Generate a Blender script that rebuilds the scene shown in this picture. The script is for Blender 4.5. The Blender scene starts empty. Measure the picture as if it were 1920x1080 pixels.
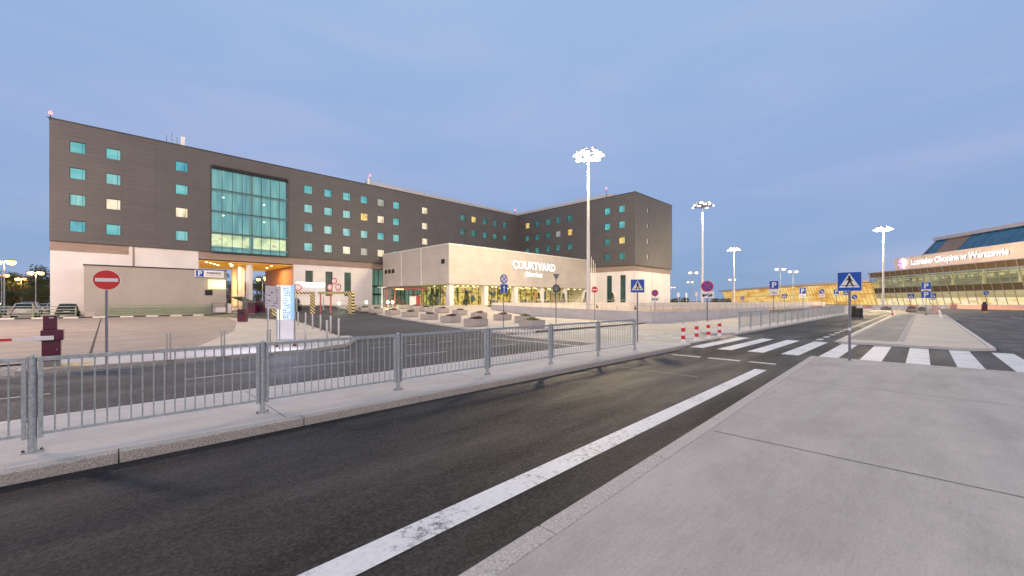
import bpy, bmesh, math, random
from mathutils import Vector, Matrix
R = math.radians
random.seed(7)
S = bpy.context.scene
COL = S.collection

# ------------------------------------------------------------------ camera, world, sun, exposure
F, HY, CZ = 765.0, 564.0, 1.87          # focal length and horizon in photograph pixels, eye height
c_, s_ = 0.7048, 0.7094                 # the site grid is turned 45 degrees to the view
cam = bpy.data.objects.new('camera', bpy.data.cameras.new('camera'))
COL.objects.link(cam)
cam.data.sensor_width = 36
cam.data.lens = F / 1920 * 36
cam.data.shift_y = 24 / 1920
cam.data.clip_start = 0.05
cam.data.clip_end = 6000
cam.location = (0, 0, CZ)
cam.rotation_euler = (R(90), 0, math.atan2(s_, c_) - R(90))
S.camera = cam
S.view_settings.view_transform = 'Standard'
S.view_settings.look = 'None'
S.view_settings.gamma = 1
S.view_settings.exposure = 0.0

SUN_EL, SUN_AZ = R(3.0), R(208)
W = bpy.data.worlds.new('World'); S.world = W; W.use_nodes = True
nt = W.node_tree; nt.nodes.clear()
out = nt.nodes.new('ShaderNodeOutputWorld'); bg = nt.nodes.new('ShaderNodeBackground')
sky = nt.nodes.new('ShaderNodeTexSky'); sky.sky_type = 'NISHITA'; sky.sun_disc = False
sky.sun_elevation = SUN_EL; sky.sun_rotation = SUN_AZ; sky.altitude = 100
tc = nt.nodes.new('ShaderNodeTexCoord'); sep = nt.nodes.new('ShaderNodeSeparateXYZ')
nt.links.new(tc.outputs['Generated'], sep.inputs[0])
ramp = nt.nodes.new('ShaderNodeValToRGB')           # dusk sky: from the band at the horizon to the zenith
cr = ramp.color_ramp; cr.interpolation = 'B_SPLINE'
stops = [(0.0, (.235, .355, .565)), (.10, (.250, .385, .630)), (.24, (.300, .415, .695)), (.42, (.300, .440, .715)), (.62, (.335, .490, .745)), (1.0, (.36, .53, .78))]
cr.elements[0].position = 0; cr.elements[0].color = stops[0][1] + (1,)
cr.elements[1].position = 1; cr.elements[1].color = stops[-1][1] + (1,)
for p, cc in stops[1:-1]:
    e = cr.elements.new(p); e.color = cc + (1,)
nt.links.new(sep.outputs['Z'], ramp.inputs[0])
mp = nt.nodes.new('ShaderNodeMapping'); mp.inputs['Scale'].default_value = (1.1, 1.1, 5.5); mp.inputs['Rotation'].default_value = (R(9), R(-7), 0.4)
nt.links.new(tc.outputs['Generated'], mp.inputs[0])
nz = nt.nodes.new('ShaderNodeTexNoise'); nz.inputs['Scale'].default_value = 1.9; nz.inputs['Detail'].default_value = 6; nz.inputs['Roughness'].default_value = .42
nz.inputs['Distortion'].default_value = .5
nt.links.new(mp.outputs[0], nz.inputs['Vector'])
cm = nt.nodes.new('ShaderNodeMapRange'); cm.inputs['From Min'].default_value = .42; cm.inputs['From Max'].default_value = .74
cm.inputs['To Min'].default_value = 0; cm.inputs['To Max'].default_value = .50
nt.links.new(nz.outputs['Fac'], cm.inputs['Value'])
mixc = nt.nodes.new('ShaderNodeMix'); mixc.data_type = 'RGBA'
nt.links.new(cm.outputs[0], mixc.inputs['Factor'])
nt.links.new(ramp.outputs[0], mixc.inputs['A'])
mixc.inputs['B'].default_value = (.46, .50, .73, 1)
sc = nt.nodes.new('ShaderNodeVectorMath'); sc.operation = 'SCALE'; sc.inputs['Scale'].default_value = .07
nt.links.new(sky.outputs[0], sc.inputs[0])
mix2 = nt.nodes.new('ShaderNodeMix'); mix2.data_type = 'RGBA'; mix2.inputs['Factor'].default_value = .10
nt.links.new(mixc.outputs['Result'], mix2.inputs['A']); nt.links.new(sc.outputs[0], mix2.inputs['B'])
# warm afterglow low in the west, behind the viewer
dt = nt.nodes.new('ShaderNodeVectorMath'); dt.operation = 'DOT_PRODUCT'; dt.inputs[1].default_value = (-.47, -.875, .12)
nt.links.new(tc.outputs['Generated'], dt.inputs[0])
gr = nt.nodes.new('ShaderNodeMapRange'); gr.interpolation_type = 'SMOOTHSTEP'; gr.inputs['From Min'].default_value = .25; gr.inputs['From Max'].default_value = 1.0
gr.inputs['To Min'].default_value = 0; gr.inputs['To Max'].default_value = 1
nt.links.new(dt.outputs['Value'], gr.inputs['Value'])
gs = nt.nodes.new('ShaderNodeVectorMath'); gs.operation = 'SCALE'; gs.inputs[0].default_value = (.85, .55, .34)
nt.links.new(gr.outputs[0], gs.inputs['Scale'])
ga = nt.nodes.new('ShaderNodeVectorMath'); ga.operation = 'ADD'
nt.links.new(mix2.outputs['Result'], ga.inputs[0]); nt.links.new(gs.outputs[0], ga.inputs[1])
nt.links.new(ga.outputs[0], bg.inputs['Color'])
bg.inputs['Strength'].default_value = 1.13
nt.links.new(bg.outputs[0], out.inputs['Surface'])

sl = bpy.data.lights.new('sun', 'SUN'); sl.energy = 0.10; sl.angle = R(40); sl.color = (1, .86, .78)
so = bpy.data.objects.new('sun', sl); COL.objects.link(so)
so.rotation_euler = (R(78), 0, R(-28))

# ------------------------------------------------------------------ helpers
def tag(o, label=None, cat=None, group=None, kind=None):
    if label: o['label'] = label
    if cat: o['category'] = cat
    if group: o['group'] = group
    if kind: o['kind'] = kind
    return o

def thing(name, label, cat, loc=(0, 0, 0), rz=0.0, group=None):
    o = bpy.data.objects.new(name, None); COL.objects.link(o)
    o.empty_display_size = .2
    o.location = loc; o.rotation_euler = (0, 0, rz)
    return tag(o, label, cat, group)

def kids(o):
    return [x for x in bpy.data.objects if x.parent == o]

def dup(src, loc, rz=0.0, label=None, scale=None):
    def cp(o, par):
        n = o.copy(); COL.objects.link(n); n.parent = par
        for ch in kids(o): cp(ch, n)
        return n
    n = cp(src, None)
    n.location = loc; n.rotation_euler = (0, 0, rz)
    if label: n['label'] = label
    if scale: n.scale = (scale, scale, scale)
    return n

def ray_uv(px, D):
    x = (px - 960) / F * D
    return c_ * D + s_ * x, s_ * D - c_ * x

def sm(t):
    t = max(0, min(1, t)); return t * t * (3 - 2 * t)

def rise(u, v):                      # the ground climbs about a metre towards the hotel entrance
    a = max(0, min(1, (v - 31) / 19)) * sm((u - 8) / 28)
    b = sm((v - 50) / 18) * sm((u - 8) / 11)
    return 1.05 * min(1, a + b)

def at(px, py, z=0.0):               # point of the ground plane seen at a photograph pixel
    D = F * (CZ - z) / (py - HY)
    u, v = ray_uv(px, D)
    return u, v

def att(px, py):                     # same, on the climbing ground
    lo, hi = 2.0, 400.0
    for D10 in range(20, 2000):
        D = D10 / 10 * 1.0
        u, v = ray_uv(px, D)
        if CZ - (py - HY) / F * D < rise(u, v): return u, v, rise(u, v)
    return u, v, rise(u, v)

class MB:
    def __init__(s): s.v = []; s.f = []; s.m = []; s.cur = 0
    def add(s, vs, fs):
        b = len(s.v); s.v += [tuple(x) for x in vs]
        for f in fs: s.f.append([b + i for i in f]); s.m.append(s.cur)
    def box(s, x0, x1, y0, y1, z0, z1):
        s.add([(x0,y0,z0),(x1,y0,z0),(x1,y1,z0),(x0,y1,z0),(x0,y0,z1),(x1,y0,z1),(x1,y1,z1),(x0,y1,z1)],
              [(0,3,2,1),(4,5,6,7),(0,1,5,4),(1,2,6,5),(2,3,7,6),(3,0,4,7)])
        return s
    def obox(s, c, sz, rz=0, rx=0, ry=0):
        M = Matrix.Translation(c) @ Matrix.Rotation(rz, 4, 'Z') @ Matrix.Rotation(ry, 4, 'Y') @ Matrix.Rotation(rx, 4, 'X')
        a, b, d = sz[0]/2, sz[1]/2, sz[2]/2
        vs = [M @ Vector(p) for p in [(-a,-b,-d),(a,-b,-d),(a,b,-d),(-a,b,-d),(-a,-b,d),(a,-b,d),(a,b,d),(-a,b,d)]]
        s.add(vs, [(0,3,2,1),(4,5,6,7),(0,1,5,4),(1,2,6,5),(2,3,7,6),(3,0,4,7)])
        return s
    def cyl(s, p0, p1, r0, r1=None, n=12, caps=True):
        r1 = r0 if r1 is None else r1
        p0, p1 = Vector(p0), Vector(p1); d = (p1 - p0).normalized()
        a = d.orthogonal().normalized(); b = d.cross(a)
        vs = []
        for k in range(n):
            t = 2*math.pi*k/n; q = a*math.cos(t) + b*math.sin(t)
            vs += [p0 + q*r0, p1 + q*r1]
        fs = [(2*k, 2*((k+1) % n), 2*((k+1) % n)+1, 2*k+1) for k in range(n)]
        if caps: fs += [tuple(2*k for k in reversed(range(n))), tuple(2*k+1 for k in range(n))]
        s.add(vs, fs); return s
    def lathe(s, prof, n=16, c=(0,0,0)):
        vs = []
        for r, z in prof:
            for k in range(n):
                t = 2*math.pi*k/n; vs.append((c[0]+r*math.cos(t), c[1]+r*math.sin(t), c[2]+z))
        fs = []
        for i in range(len(prof)-1):
            for k in range(n):
                fs.append((i*n+k, i*n+(k+1) % n, (i+1)*n+(k+1) % n, (i+1)*n+k))
        fs += [tuple(reversed(range(n))), tuple((len(prof)-1)*n+k for k in range(n))]
        s.add(vs, fs); return s
    def prism(s, pts, z0, z1):       # polygon in the ground plane, counter-clockwise
        n = len(pts)
        z0f = z0 if callable(z0) else (lambda *a: z0); z1f = z1 if callable(z1) else (lambda *a: z1)
        s.add([(p[0], p[1], z0f(*p)) for p in pts] + [(p[0], p[1], z1f(*p)) for p in pts],
              [tuple(reversed(range(n))), tuple(range(n, 2*n))] + [(i, (i+1) % n, n+(i+1) % n, n+i) for i in range(n)])
        return s
    def face(s, pts): s.add(pts, [tuple(range(len(pts)))]); return s
    def plate(s, pts, y0, y1):       # polygon in the XZ plane, thick along y, front at y0 (< y1)
        n = len(pts)
        s.add([(p[0], y0, p[1]) for p in pts] + [(p[0], y1, p[1]) for p in pts],
              [tuple(range(n)), tuple(reversed(range(n, 2*n)))] + [((i+1) % n, i, n+i, n+(i+1) % n) for i in range(n)])
        return s
    def patch(s, A, B, n, m, zf):    # ruled surface between two polylines, draped on zf
        def samp(P, t):
            L = [0]
            for i in range(len(P)-1): L.append(L[-1] + math.dist(P[i], P[i+1]))
            d = t*L[-1]
            for i in range(len(P)-1):
                if d <= L[i+1] or i == len(P)-2:
                    k = (d-L[i])/max(1e-6, L[i+1]-L[i]); return (P[i][0]+(P[i+1][0]-P[i][0])*k, P[i][1]+(P[i+1][1]-P[i][1])*k)
        vs = []; fs = []
        for i in range(n+1):
            a, b = samp(A, i/n), samp(B, i/n)
            for j in range(m+1):
                k = j/m; x = a[0]+(b[0]-a[0])*k; y = a[1]+(b[1]-a[1])*k
                vs.append((x, y, zf(x, y)))
        for i in range(n):
            for j in range(m):
                q = i*(m+1)+j; fs.append((q, q+1, q+m+2, q+m+1))
        s.add(vs, fs); return s
    def build(s, name, mats, parent=None, smooth=False, bevel=0, loc=None, rz=None):
        me = bpy.data.meshes.new(name); me.from_pydata(s.v, [], s.f)
        if not isinstance(mats, (list, tuple)): mats = [mats]
        for m in mats: me.materials.append(m)
        for p, mi in zip(me.polygons, s.m): p.material_index = mi
        bm = bmesh.new(); bm.from_mesh(me)
        bmesh.ops.recalc_face_normals(bm, faces=bm.faces) if len(bm.faces) > 5 else None
        bm.to_mesh(me); bm.free()
        if smooth:
            me.shade_smooth()
            try: me.set_sharp_from_angle(angle=R(38))
            except Exception: pass
        me.update()
        o = bpy.data.objects.new(name, me); COL.objects.link(o)
        if parent: o.parent = parent
        if loc: o.location = loc
        if rz is not None: o.rotation_euler = (0, 0, rz)
        if bevel:
            b = o.modifiers.new('bevel', 'BEVEL'); b.width = bevel; b.segments = 2; b.limit_method = 'ANGLE'; b.angle_limit = R(40)
        return o

def struct(name, mb, mat, **k):
    return tag(mb.build(name, mat, **k), kind='structure')

# ------------------------------------------------------------------ materials
def nodes(name):
    m = bpy.data.materials.new(name); m.use_nodes = True
    t = m.node_tree; b = t.nodes['Principled BSDF']
    return m, t, b

def mat(name, col, rough=.6, metal=0.0, var=.12, scale=3.0, bump=0.0, bscale=30.0, emit=0.0, ecol=None, coat=0.0, stretch=None):
    m, t, b = nodes(name)
    b.inputs['Roughness'].default_value = rough; b.inputs['Metallic'].default_value = metal
    b.inputs['Coat Weight'].default_value = coat
    co = t.nodes.new('ShaderNodeTexCoord'); src = co.outputs['Object']
    if stretch:
        mm = t.nodes.new('ShaderNodeMapping'); mm.inputs['Scale'].default_value = stretch
        t.links.new(src, mm.inputs[0]); src = mm.outputs[0]
    n = t.nodes.new('ShaderNodeTexNoise'); n.inputs['Scale'].default_value = scale; n.inputs['Detail'].default_value = 8; n.inputs['Roughness'].default_value = .6
    t.links.new(src, n.inputs['Vector'])
    r = t.nodes.new('ShaderNodeValToRGB')
    r.color_ramp.elements[0].position = .3; r.color_ramp.elements[1].position = .72
    r.color_ramp.elements[0].color = tuple(x*(1-var) for x in col) + (1,)
    r.color_ramp.elements[1].color = tuple(min(1, x*(1+var)) for x in col) + (1,)
    t.links.new(n.outputs['Fac'], r.inputs[0]); t.links.new(r.outputs[0], b.inputs['Base Color'])
    if bump:
        n2 = t.nodes.new('ShaderNodeTexNoise'); n2.inputs['Scale'].default_value = bscale; n2.inputs['Detail'].default_value = 5
        t.links.new(co.outputs['Object'], n2.inputs['Vector'])
        bp = t.nodes.new('ShaderNodeBump'); bp.inputs['Strength'].default_value = bump; bp.inputs['Distance'].default_value = .02
        t.links.new(n2.outputs['Fac'], bp.inputs['Height']); t.links.new(bp.outputs[0], b.inputs['Normal'])
    if emit:
        b.inputs['Emission Color'].default_value = (ecol or col) + (1,); b.inputs['Emission Strength'].default_value = emit
    return m

def asphalt(name, a, b2, rough=.62, patch=.25, spec=.3, bmp=.8):
    m, t, b = nodes(name)
    co = t.nodes.new('ShaderNodeTexCoord')
    n1 = t.nodes.new('ShaderNodeTexNoise'); n1.inputs['Scale'].default_value = 26; n1.inputs['Detail'].default_value = 6; n1.inputs['Roughness'].default_value = .82
    v = t.nodes.new('ShaderNodeTexVoronoi'); v.inputs['Scale'].default_value = 46; v.inputs['Randomness'].default_value = 1
    mp = t.nodes.new('ShaderNodeMapping'); mp.inputs['Scale'].default_value = (.16, .75, 1)
    n2 = t.nodes.new('ShaderNodeTexNoise'); n2.inputs['Scale'].default_value = .9; n2.inputs['Detail'].default_value = 9; n2.inputs['Roughness'].default_value = .62
    for x in (n1, v): t.links.new(co.outputs['Object'], x.inputs['Vector'])
    t.links.new(co.outputs['Object'], mp.inputs[0]); t.links.new(mp.outputs[0], n2.inputs['Vector'])
    r1 = t.nodes.new('ShaderNodeValToRGB'); r1.color_ramp.elements[0].position = .40; r1.color_ramp.elements[1].position = .70
    r1.color_ramp.elements[0].color = a + (1,); r1.color_ramp.elements[1].color = b2 + (1,)
    t.links.new(n1.outputs['Fac'], r1.inputs[0])
    mr = t.nodes.new('ShaderNodeMapRange'); mr.inputs['From Min'].default_value = .36; mr.inputs['From Max'].default_value = .66
    mr.inputs['To Min'].default_value = 1-patch; mr.inputs['To Max'].default_value = 1+patch*1.3
    t.links.new(n2.outputs['Fac'], mr.inputs['Value'])
    # stone chips
    vs = t.nodes.new('ShaderNodeSeparateColor'); t.links.new(v.outputs['Color'], vs.inputs[0])
    lt = t.nodes.new('ShaderNodeMapRange'); lt.inputs['From Min'].default_value = .45; lt.inputs['From Max'].default_value = 1.0
    t.links.new(vs.outputs[0], lt.inputs['Value'])
    dk = t.nodes.new('ShaderNodeMapRange'); dk.inputs['To Min'].default_value = .45; dk.inputs['To Max'].default_value = 1.45
    t.links.new(vs.outputs[1], dk.inputs['Value'])
    dm = t.nodes.new('ShaderNodeMath'); dm.operation = 'MULTIPLY'; t.links.new(dk.outputs[0], dm.inputs[0]); t.links.new(mr.outputs[0], dm.inputs[1])
    mul = t.nodes.new('ShaderNodeVectorMath'); mul.operation = 'SCALE'
    t.links.new(r1.outputs[0], mul.inputs[0]); t.links.new(dm.outputs[0], mul.inputs['Scale'])
    mx = t.nodes.new('ShaderNodeMix'); mx.data_type = 'RGBA'; mx.inputs['B'].default_value = tuple(x*2.6 for x in b2) + (1,)
    mm = t.nodes.new('ShaderNodeMath'); mm.operation = 'MULTIPLY'; mm.inputs[1].default_value = .42
    t.links.new(lt.outputs[0], mm.inputs[0]); t.links.new(mm.outputs[0], mx.inputs['Factor'])
    t.links.new(mul.outputs[0], mx.inputs['A']); t.links.new(mx.outputs['Result'], b.inputs['Base Color'])
    rr = t.nodes.new('ShaderNodeMapRange'); rr.inputs['From Min'].default_value = .32; rr.inputs['From Max'].default_value = .68; rr.inputs['To Min'].default_value = rough+.20; rr.inputs['To Max'].default_value = rough-.12
    t.links.new(n2.outputs['Fac'], rr.inputs['Value']); t.links.new(rr.outputs[0], b.inputs['Roughness'])
    bp = t.nodes.new('ShaderNodeBump'); bp.inputs['Strength'].default_value = bmp; bp.inputs['Distance'].default_value = .02; b.inputs['Specular IOR Level'].default_value = spec
    t.links.new(n1.outputs['Fac'], bp.inputs['Height']); t.links.new(bp.outputs[0], b.inputs['Normal'])
    return m

def concrete(name, col, var=.14, stretch=(.35, 1.6, 1), grit=.10, rough=.8):
    m, t, b = nodes(name)
    co = t.nodes.new('ShaderNodeTexCoord')
    mp = t.nodes.new('ShaderNodeMapping'); mp.inputs['Scale'].default_value = stretch
    t.links.new(co.outputs['Object'], mp.inputs[0])
    n1 = t.nodes.new('ShaderNodeTexNoise'); n1.inputs['Scale'].default_value = 1.1; n1.inputs['Detail'].default_value = 10; n1.inputs['Roughness'].default_value = .65
    n2 = t.nodes.new('ShaderNodeTexNoise'); n2.inputs['Scale'].default_value = 70; n2.inputs['Detail'].default_value = 3
    mp3 = t.nodes.new('ShaderNodeMapping'); mp3.inputs['Scale'].default_value = (4, 60, 1); mp3.inputs['Rotation'].default_value = (0, 0, 1.4)
    n3 = t.nodes.new('ShaderNodeTexNoise'); n3.inputs['Scale'].default_value = 1.0; n3.inputs['Detail'].default_value = 5
    t.links.new(mp.outputs[0], n1.inputs['Vector']); t.links.new(co.outputs['Object'], n2.inputs['Vector'])
    t.links.new(co.outputs['Object'], mp3.inputs[0]); t.links.new(mp3.outputs[0], n3.inputs['Vector'])
    def mrng(n, lo, hi):
        r = t.nodes.new('ShaderNodeMapRange'); r.inputs['From Min'].default_value = .3; r.inputs['From Max'].default_value = .7
        r.inputs['To Min'].default_value = lo; r.inputs['To Max'].default_value = hi
        t.links.new(n.outputs['Fac'], r.inputs['Value']); return r
    n4 = t.nodes.new('ShaderNodeTexNoise'); n4.inputs['Scale'].default_value = .55; n4.inputs['Detail'].default_value = 12; n4.inputs['Roughness'].default_value = .72; n4.inputs['Distortion'].default_value = .6
    t.links.new(co.outputs['Object'], n4.inputs['Vector'])
    n5 = t.nodes.new('ShaderNodeTexVoronoi'); n5.inputs['Scale'].default_value = 2.3
    t.links.new(co.outputs['Object'], n5.inputs['Vector'])
    a = mrng(n1, 1-var, 1+var); g = mrng(n2, 1-grit, 1+grit); h = mrng(n3, 1-.05, 1.05)
    m1 = t.nodes.new('ShaderNodeMath'); m1.operation = 'MULTIPLY'; t.links.new(a.outputs[0], m1.inputs[0]); t.links.new(g.outputs[0], m1.inputs[1])
    m2 = t.nodes.new('ShaderNodeMath'); m2.operation = 'MULTIPLY'; t.links.new(m1.outputs[0], m2.inputs[0]); t.links.new(h.outputs[0], m2.inputs[1])
    st_ = mrng(n4, .82, 1.07)
    sp_ = t.nodes.new('ShaderNodeMapRange'); sp_.inputs['From Min'].default_value = .012; sp_.inputs['From Max'].default_value = .035; sp_.inputs['To Min'].default_value = .62; sp_.inputs['To Max'].default_value = 1
    t.links.new(n5.outputs['Distance'], sp_.inputs['Value'])
    m3 = t.nodes.new('ShaderNodeMath'); m3.operation = 'MULTIPLY'; t.links.new(m2.outputs[0], m3.inputs[0]); t.links.new(st_.outputs[0], m3.inputs[1])
    m4 = t.nodes.new('ShaderNodeMath'); m4.operation = 'MULTIPLY'; t.links.new(m3.outputs[0], m4.inputs[0]); t.links.new(sp_.outputs[0], m4.inputs[1])
    sc = t.nodes.new('ShaderNodeVectorMath'); sc.operation = 'SCALE'; sc.inputs[0].default_value = col
    t.links.new(m4.outputs[0], sc.inputs['Scale']); t.links.new(sc.outputs[0], b.inputs['Base Color'])
    b.inputs['Roughness'].default_value = rough
    bp = t.nodes.new('ShaderNodeBump'); bp.inputs['Strength'].default_value = .25; bp.inputs['Distance'].default_value = .01
    t.links.new(m1.outputs[0], bp.inputs['Height']); t.links.new(bp.outputs[0], b.inputs['Normal'])
    return m

def cladding(name, col, pw, ph, line=.55, rough=.5, metal=.0, var=.08, jw=.02, axis='X'):
    """panels in a staggered-free grid with dark joints; axis: which way the wall runs"""
    m, t, b = nodes(name)
    co = t.nodes.new('ShaderNodeTexCoord'); sp = t.nodes.new('ShaderNodeSeparateXYZ'); cb = t.nodes.new('ShaderNodeCombineXYZ')
    t.links.new(co.outputs['Object'], sp.inputs[0])
    ad = t.nodes.new('ShaderNodeMath'); ad.operation = 'ADD'
    t.links.new(sp.outputs['X'], ad.inputs[0]); t.links.new(sp.outputs['Y'], ad.inputs[1])
    t.links.new(ad.outputs[0], cb.inputs['X']); t.links.new(sp.outputs['Z'], cb.inputs['Y'])
    br = t.nodes.new('ShaderNodeTexBrick'); br.offset = 0; br.squash = 1
    br.inputs['Scale'].default_value = 1; br.inputs['Brick Width'].default_value = pw; br.inputs['Row Height'].default_value = ph
    br.inputs['Mortar Size'].default_value = jw; br.inputs['Mortar Smooth'].default_value = .3; br.inputs['Bias'].default_value = 0
    br.inputs['Color1'].default_value = tuple(x*(1-var) for x in col) + (1,); br.inputs['Color2'].default_value = tuple(min(1, x*(1+var)) for x in col) + (1,)
    br.inputs['Mortar'].default_value = tuple(x*line for x in col) + (1,)
    t.links.new(cb.outputs[0], br.inputs['Vector'])
    n = t.nodes.new('ShaderNodeTexNoise'); n.inputs['Scale'].default_value = .5; n.inputs['Detail'].default_value = 7
    t.links.new(co.outputs['Object'], n.inputs['Vector'])
    r = t.nodes.new('ShaderNodeMapRange'); r.inputs['From Min'].default_value = .3; r.inputs['From Max'].default_value = .7; r.inputs['To Min'].default_value = .93; r.inputs['To Max'].default_value = 1.07
    t.links.new(n.outputs['Fac'], r.inputs['Value'])
    sc = t.nodes.new('ShaderNodeVectorMath'); sc.operation = 'SCALE'
    t.links.new(br.outputs['Color'], sc.inputs[0]); t.links.new(r.outputs[0], sc.inputs['Scale']); t.links.new(sc.outputs[0], b.inputs['Base Color'])
    b.inputs['Roughness'].default_value = rough; b.inputs['Metallic'].default_value = metal
    bp = t.nodes.new('ShaderNodeBump'); bp.inputs['Strength'].default_value = .4; bp.inputs['Distance'].default_value = .02; bp.invert = True
    t.links.new(br.outputs['Fac'], bp.inputs['Height']); t.links.new(bp.outputs[0], b.inputs['Normal'])
    return m

def glass(name, tint, refl=.14, rough=.03):
    m = bpy.data.materials.new(name); m.use_nodes = True; t = m.node_tree; t.nodes.clear()
    o = t.nodes.new('ShaderNodeOutputMaterial'); tr = t.nodes.new('ShaderNodeBsdfTransparent'); gl = t.nodes.new('ShaderNodeBsdfGlossy')
    tr.inputs[0].default_value = tint + (1,); gl.inputs['Roughness'].default_value = rough; gl.inputs['Color'].default_value = (.9, .95, 1, 1)
    lw = t.nodes.new('ShaderNodeLayerWeight'); lw.inputs['Blend'].default_value = .3
    mr = t.nodes.new('ShaderNodeMapRange'); mr.inputs['To Min'].default_value = refl; mr.inputs['To Max'].default_value = .85
    t.links.new(lw.outputs['Facing'], mr.inputs['Value'])
    pw = t.nodes.new('ShaderNodeMath'); pw.operation = 'POWER'; pw.inputs[1].default_value = 2.2
    t.links.new(lw.outputs['Facing'], pw.inputs[0]); t.links.new(pw.outputs[0], mr.inputs['Value'])
    mx = t.nodes.new('ShaderNodeMixShader'); t.links.new(mr.outputs[0], mx.inputs[0]); t.links.new(tr.outputs[0], mx.inputs[1]); t.links.new(gl.outputs[0], mx.inputs[2])
    t.links.new(mx.outputs[0], o.inputs['Surface'])
    return m

def glow(name, cols, strength, scale=(1, 1, 1), nscale=1.2, detail=4, contrast=(.3, .7), base=(.05, .05, .05), spec=True):
    """patchy glow: lit interiors behind glass, also light put into teal panes and soffit"""
    m, t, b = nodes(name)
    co = t.nodes.new('ShaderNodeTexCoord'); mp = t.nodes.new('ShaderNodeMapping'); mp.inputs['Scale'].default_value = scale
    t.links.new(co.outputs['Object'], mp.inputs[0])
    n = t.nodes.new('ShaderNodeTexNoise'); n.inputs['Scale'].default_value = nscale; n.inputs['Detail'].default_value = detail
    t.links.new(mp.outputs[0], n.inputs['Vector'])
    r = t.nodes.new('ShaderNodeValToRGB'); k = len(cols)
    r.color_ramp.elements[0].position = contrast[0]; r.color_ramp.elements[0].color = cols[0] + (1,)
    r.color_ramp.elements[1].position = contrast[1]; r.color_ramp.elements[1].color = cols[-1] + (1,)
    for i in range(1, k-1):
        e = r.color_ramp.elements.new(contrast[0] + (contrast[1]-contrast[0])*i/(k-1)); e.color = cols[i] + (1,)
    t.links.new(n.outputs['Fac'], r.inputs[0]); t.links.new(r.outputs[0], b.inputs['Emission Color'])
    b.inputs['Emission Strength'].default_value = strength
    b.inputs['Base Color'].default_value = base + (1,); b.inputs['Roughness'].default_value = .32 if spec else .7
    return m

def stripes(name, a, b2, period, axis='Z', skew=0.0, rough=.6):
    m, t, b = nodes(name)
    co = t.nodes.new('ShaderNodeTexCoord'); sp = t.nodes.new('ShaderNodeSeparateXYZ'); t.links.new(co.outputs['Object'], sp.inputs[0])
    o1, o2 = {'Z': ('Z', 'X'), 'X': ('X', 'Z'), 'Y': ('Y', 'Z')}[axis]
    mu = t.nodes.new('ShaderNodeMath'); mu.operation = 'MULTIPLY_ADD'; mu.inputs[1].default_value = skew
    t.links.new(sp.outputs[o2], mu.inputs[0]); t.links.new(sp.outputs[o1], mu.inputs[2])
    dv = t.nodes.new('ShaderNodeMath'); dv.operation = 'DIVIDE'; dv.inputs[1].default_value = period; t.links.new(mu.outputs[0], dv.inputs[0])
    fr = t.nodes.new('ShaderNodeMath'); fr.operation = 'FRACT'; t.links.new(dv.outputs[0], fr.inputs[0])
    gt = t.nodes.new('ShaderNodeMath'); gt.operation = 'GREATER_THAN'; gt.inputs[1].default_value = .5; t.links.new(fr.outputs[0], gt.inputs[0])
    mx = t.nodes.new('ShaderNodeMix'); mx.data_type = 'RGBA'; mx.inputs['A'].default_value = a + (1,); mx.inputs['B'].default_value = b2 + (1,)
    t.links.new(gt.outputs[0], mx.inputs['Factor']); t.links.new(mx.outputs['Result'], b.inputs['Base Color'])
    b.inputs['Roughness'].default_value = rough
    return m

def paint_worn(name, col, wear=.5, rough=.6):
    """road paint with worn holes that let the dark asphalt grain through"""
    m, t, b = nodes(name)
    co = t.nodes.new('ShaderNodeTexCoord')
    n = t.nodes.new('ShaderNodeTexNoise'); n.inputs['Scale'].default_value = 14; n.inputs['Detail'].default_value = 8; n.inputs['Roughness'].default_value = .75
    n2 = t.nodes.new('ShaderNodeTexNoise'); n2.inputs['Scale'].default_value = 1.3; n2.inputs['Detail'].default_value = 3
    for x in (n, n2): t.links.new(co.outputs['Object'], x.inputs['Vector'])
    ad = t.nodes.new('ShaderNodeMath'); ad.operation = 'MULTIPLY_ADD'; ad.inputs[1].default_value = .5; t.links.new(n2.outputs['Fac'], ad.inputs[0]); t.links.new(n.outputs['Fac'], ad.inputs[2])
    r = t.nodes.new('ShaderNodeValToRGB'); r.color_ramp.elements[0].position = wear; r.color_ramp.elements[1].position = wear+.16
    r.color_ramp.elements[0].color = (.11, .105, .1, 1); r.color_ramp.elements[1].color = col + (1,)
    e = r.color_ramp.elements.new(wear+.35 if wear+.35 < 1 else .99); e.color = tuple(min(1, x*1.12) for x in col) + (1,)
    t.links.new(ad.outputs[0], r.inputs[0]); t.links.new(r.outputs[0], b.inputs['Base Color']); b.inputs['Roughness'].default_value = rough
    return m

M = {}
M['asphalt'] = asphalt('asphalt', (.007, .007, .0085), (.032, .030, .030), .58, .78, .26, 1.0)
M['asphalt2'] = asphalt('asphalt_worn', (.045, .042, .043), (.085, .080, .076), .66, .2)
M['lane'] = concrete('lane_concrete', (.47, .415, .34), .12, (.3, 1.2, 1))
M['asphalt3'] = asphalt('asphalt_pale', (.22, .20, .17), (.31, .285, .25), .78, .12)
M['pave'] = concrete('pavement_concrete', (.395, .365, .330), .15, grit=.09)
M['pave_side'] = concrete('pavement_concrete_side', (.44, .415, .385), .10)
M['pave2'] = concrete('median_concrete', (.48, .45, .42), .10)
M['conc_park'] = concrete('parking_concrete', (.35, .285, .235), .10, (.5, .5, 1))
M['plaza'] = concrete('plaza_concrete', (.54, .475, .39), .08, (.6, .6, 1))
M['kerb'] = mat('kerb_granite', (.36, .34, .31), .85, var=.55, scale=55, bump=.5, bscale=90)
M['kerb_right'] = mat('kerb_stone_worn', (.43, .40, .36), .85, var=.38, scale=48, bump=.4, bscale=70)
M['kerb_pale'] = concrete('kerb_concrete', (.55, .53, .50), .08, grit=.2)
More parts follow.
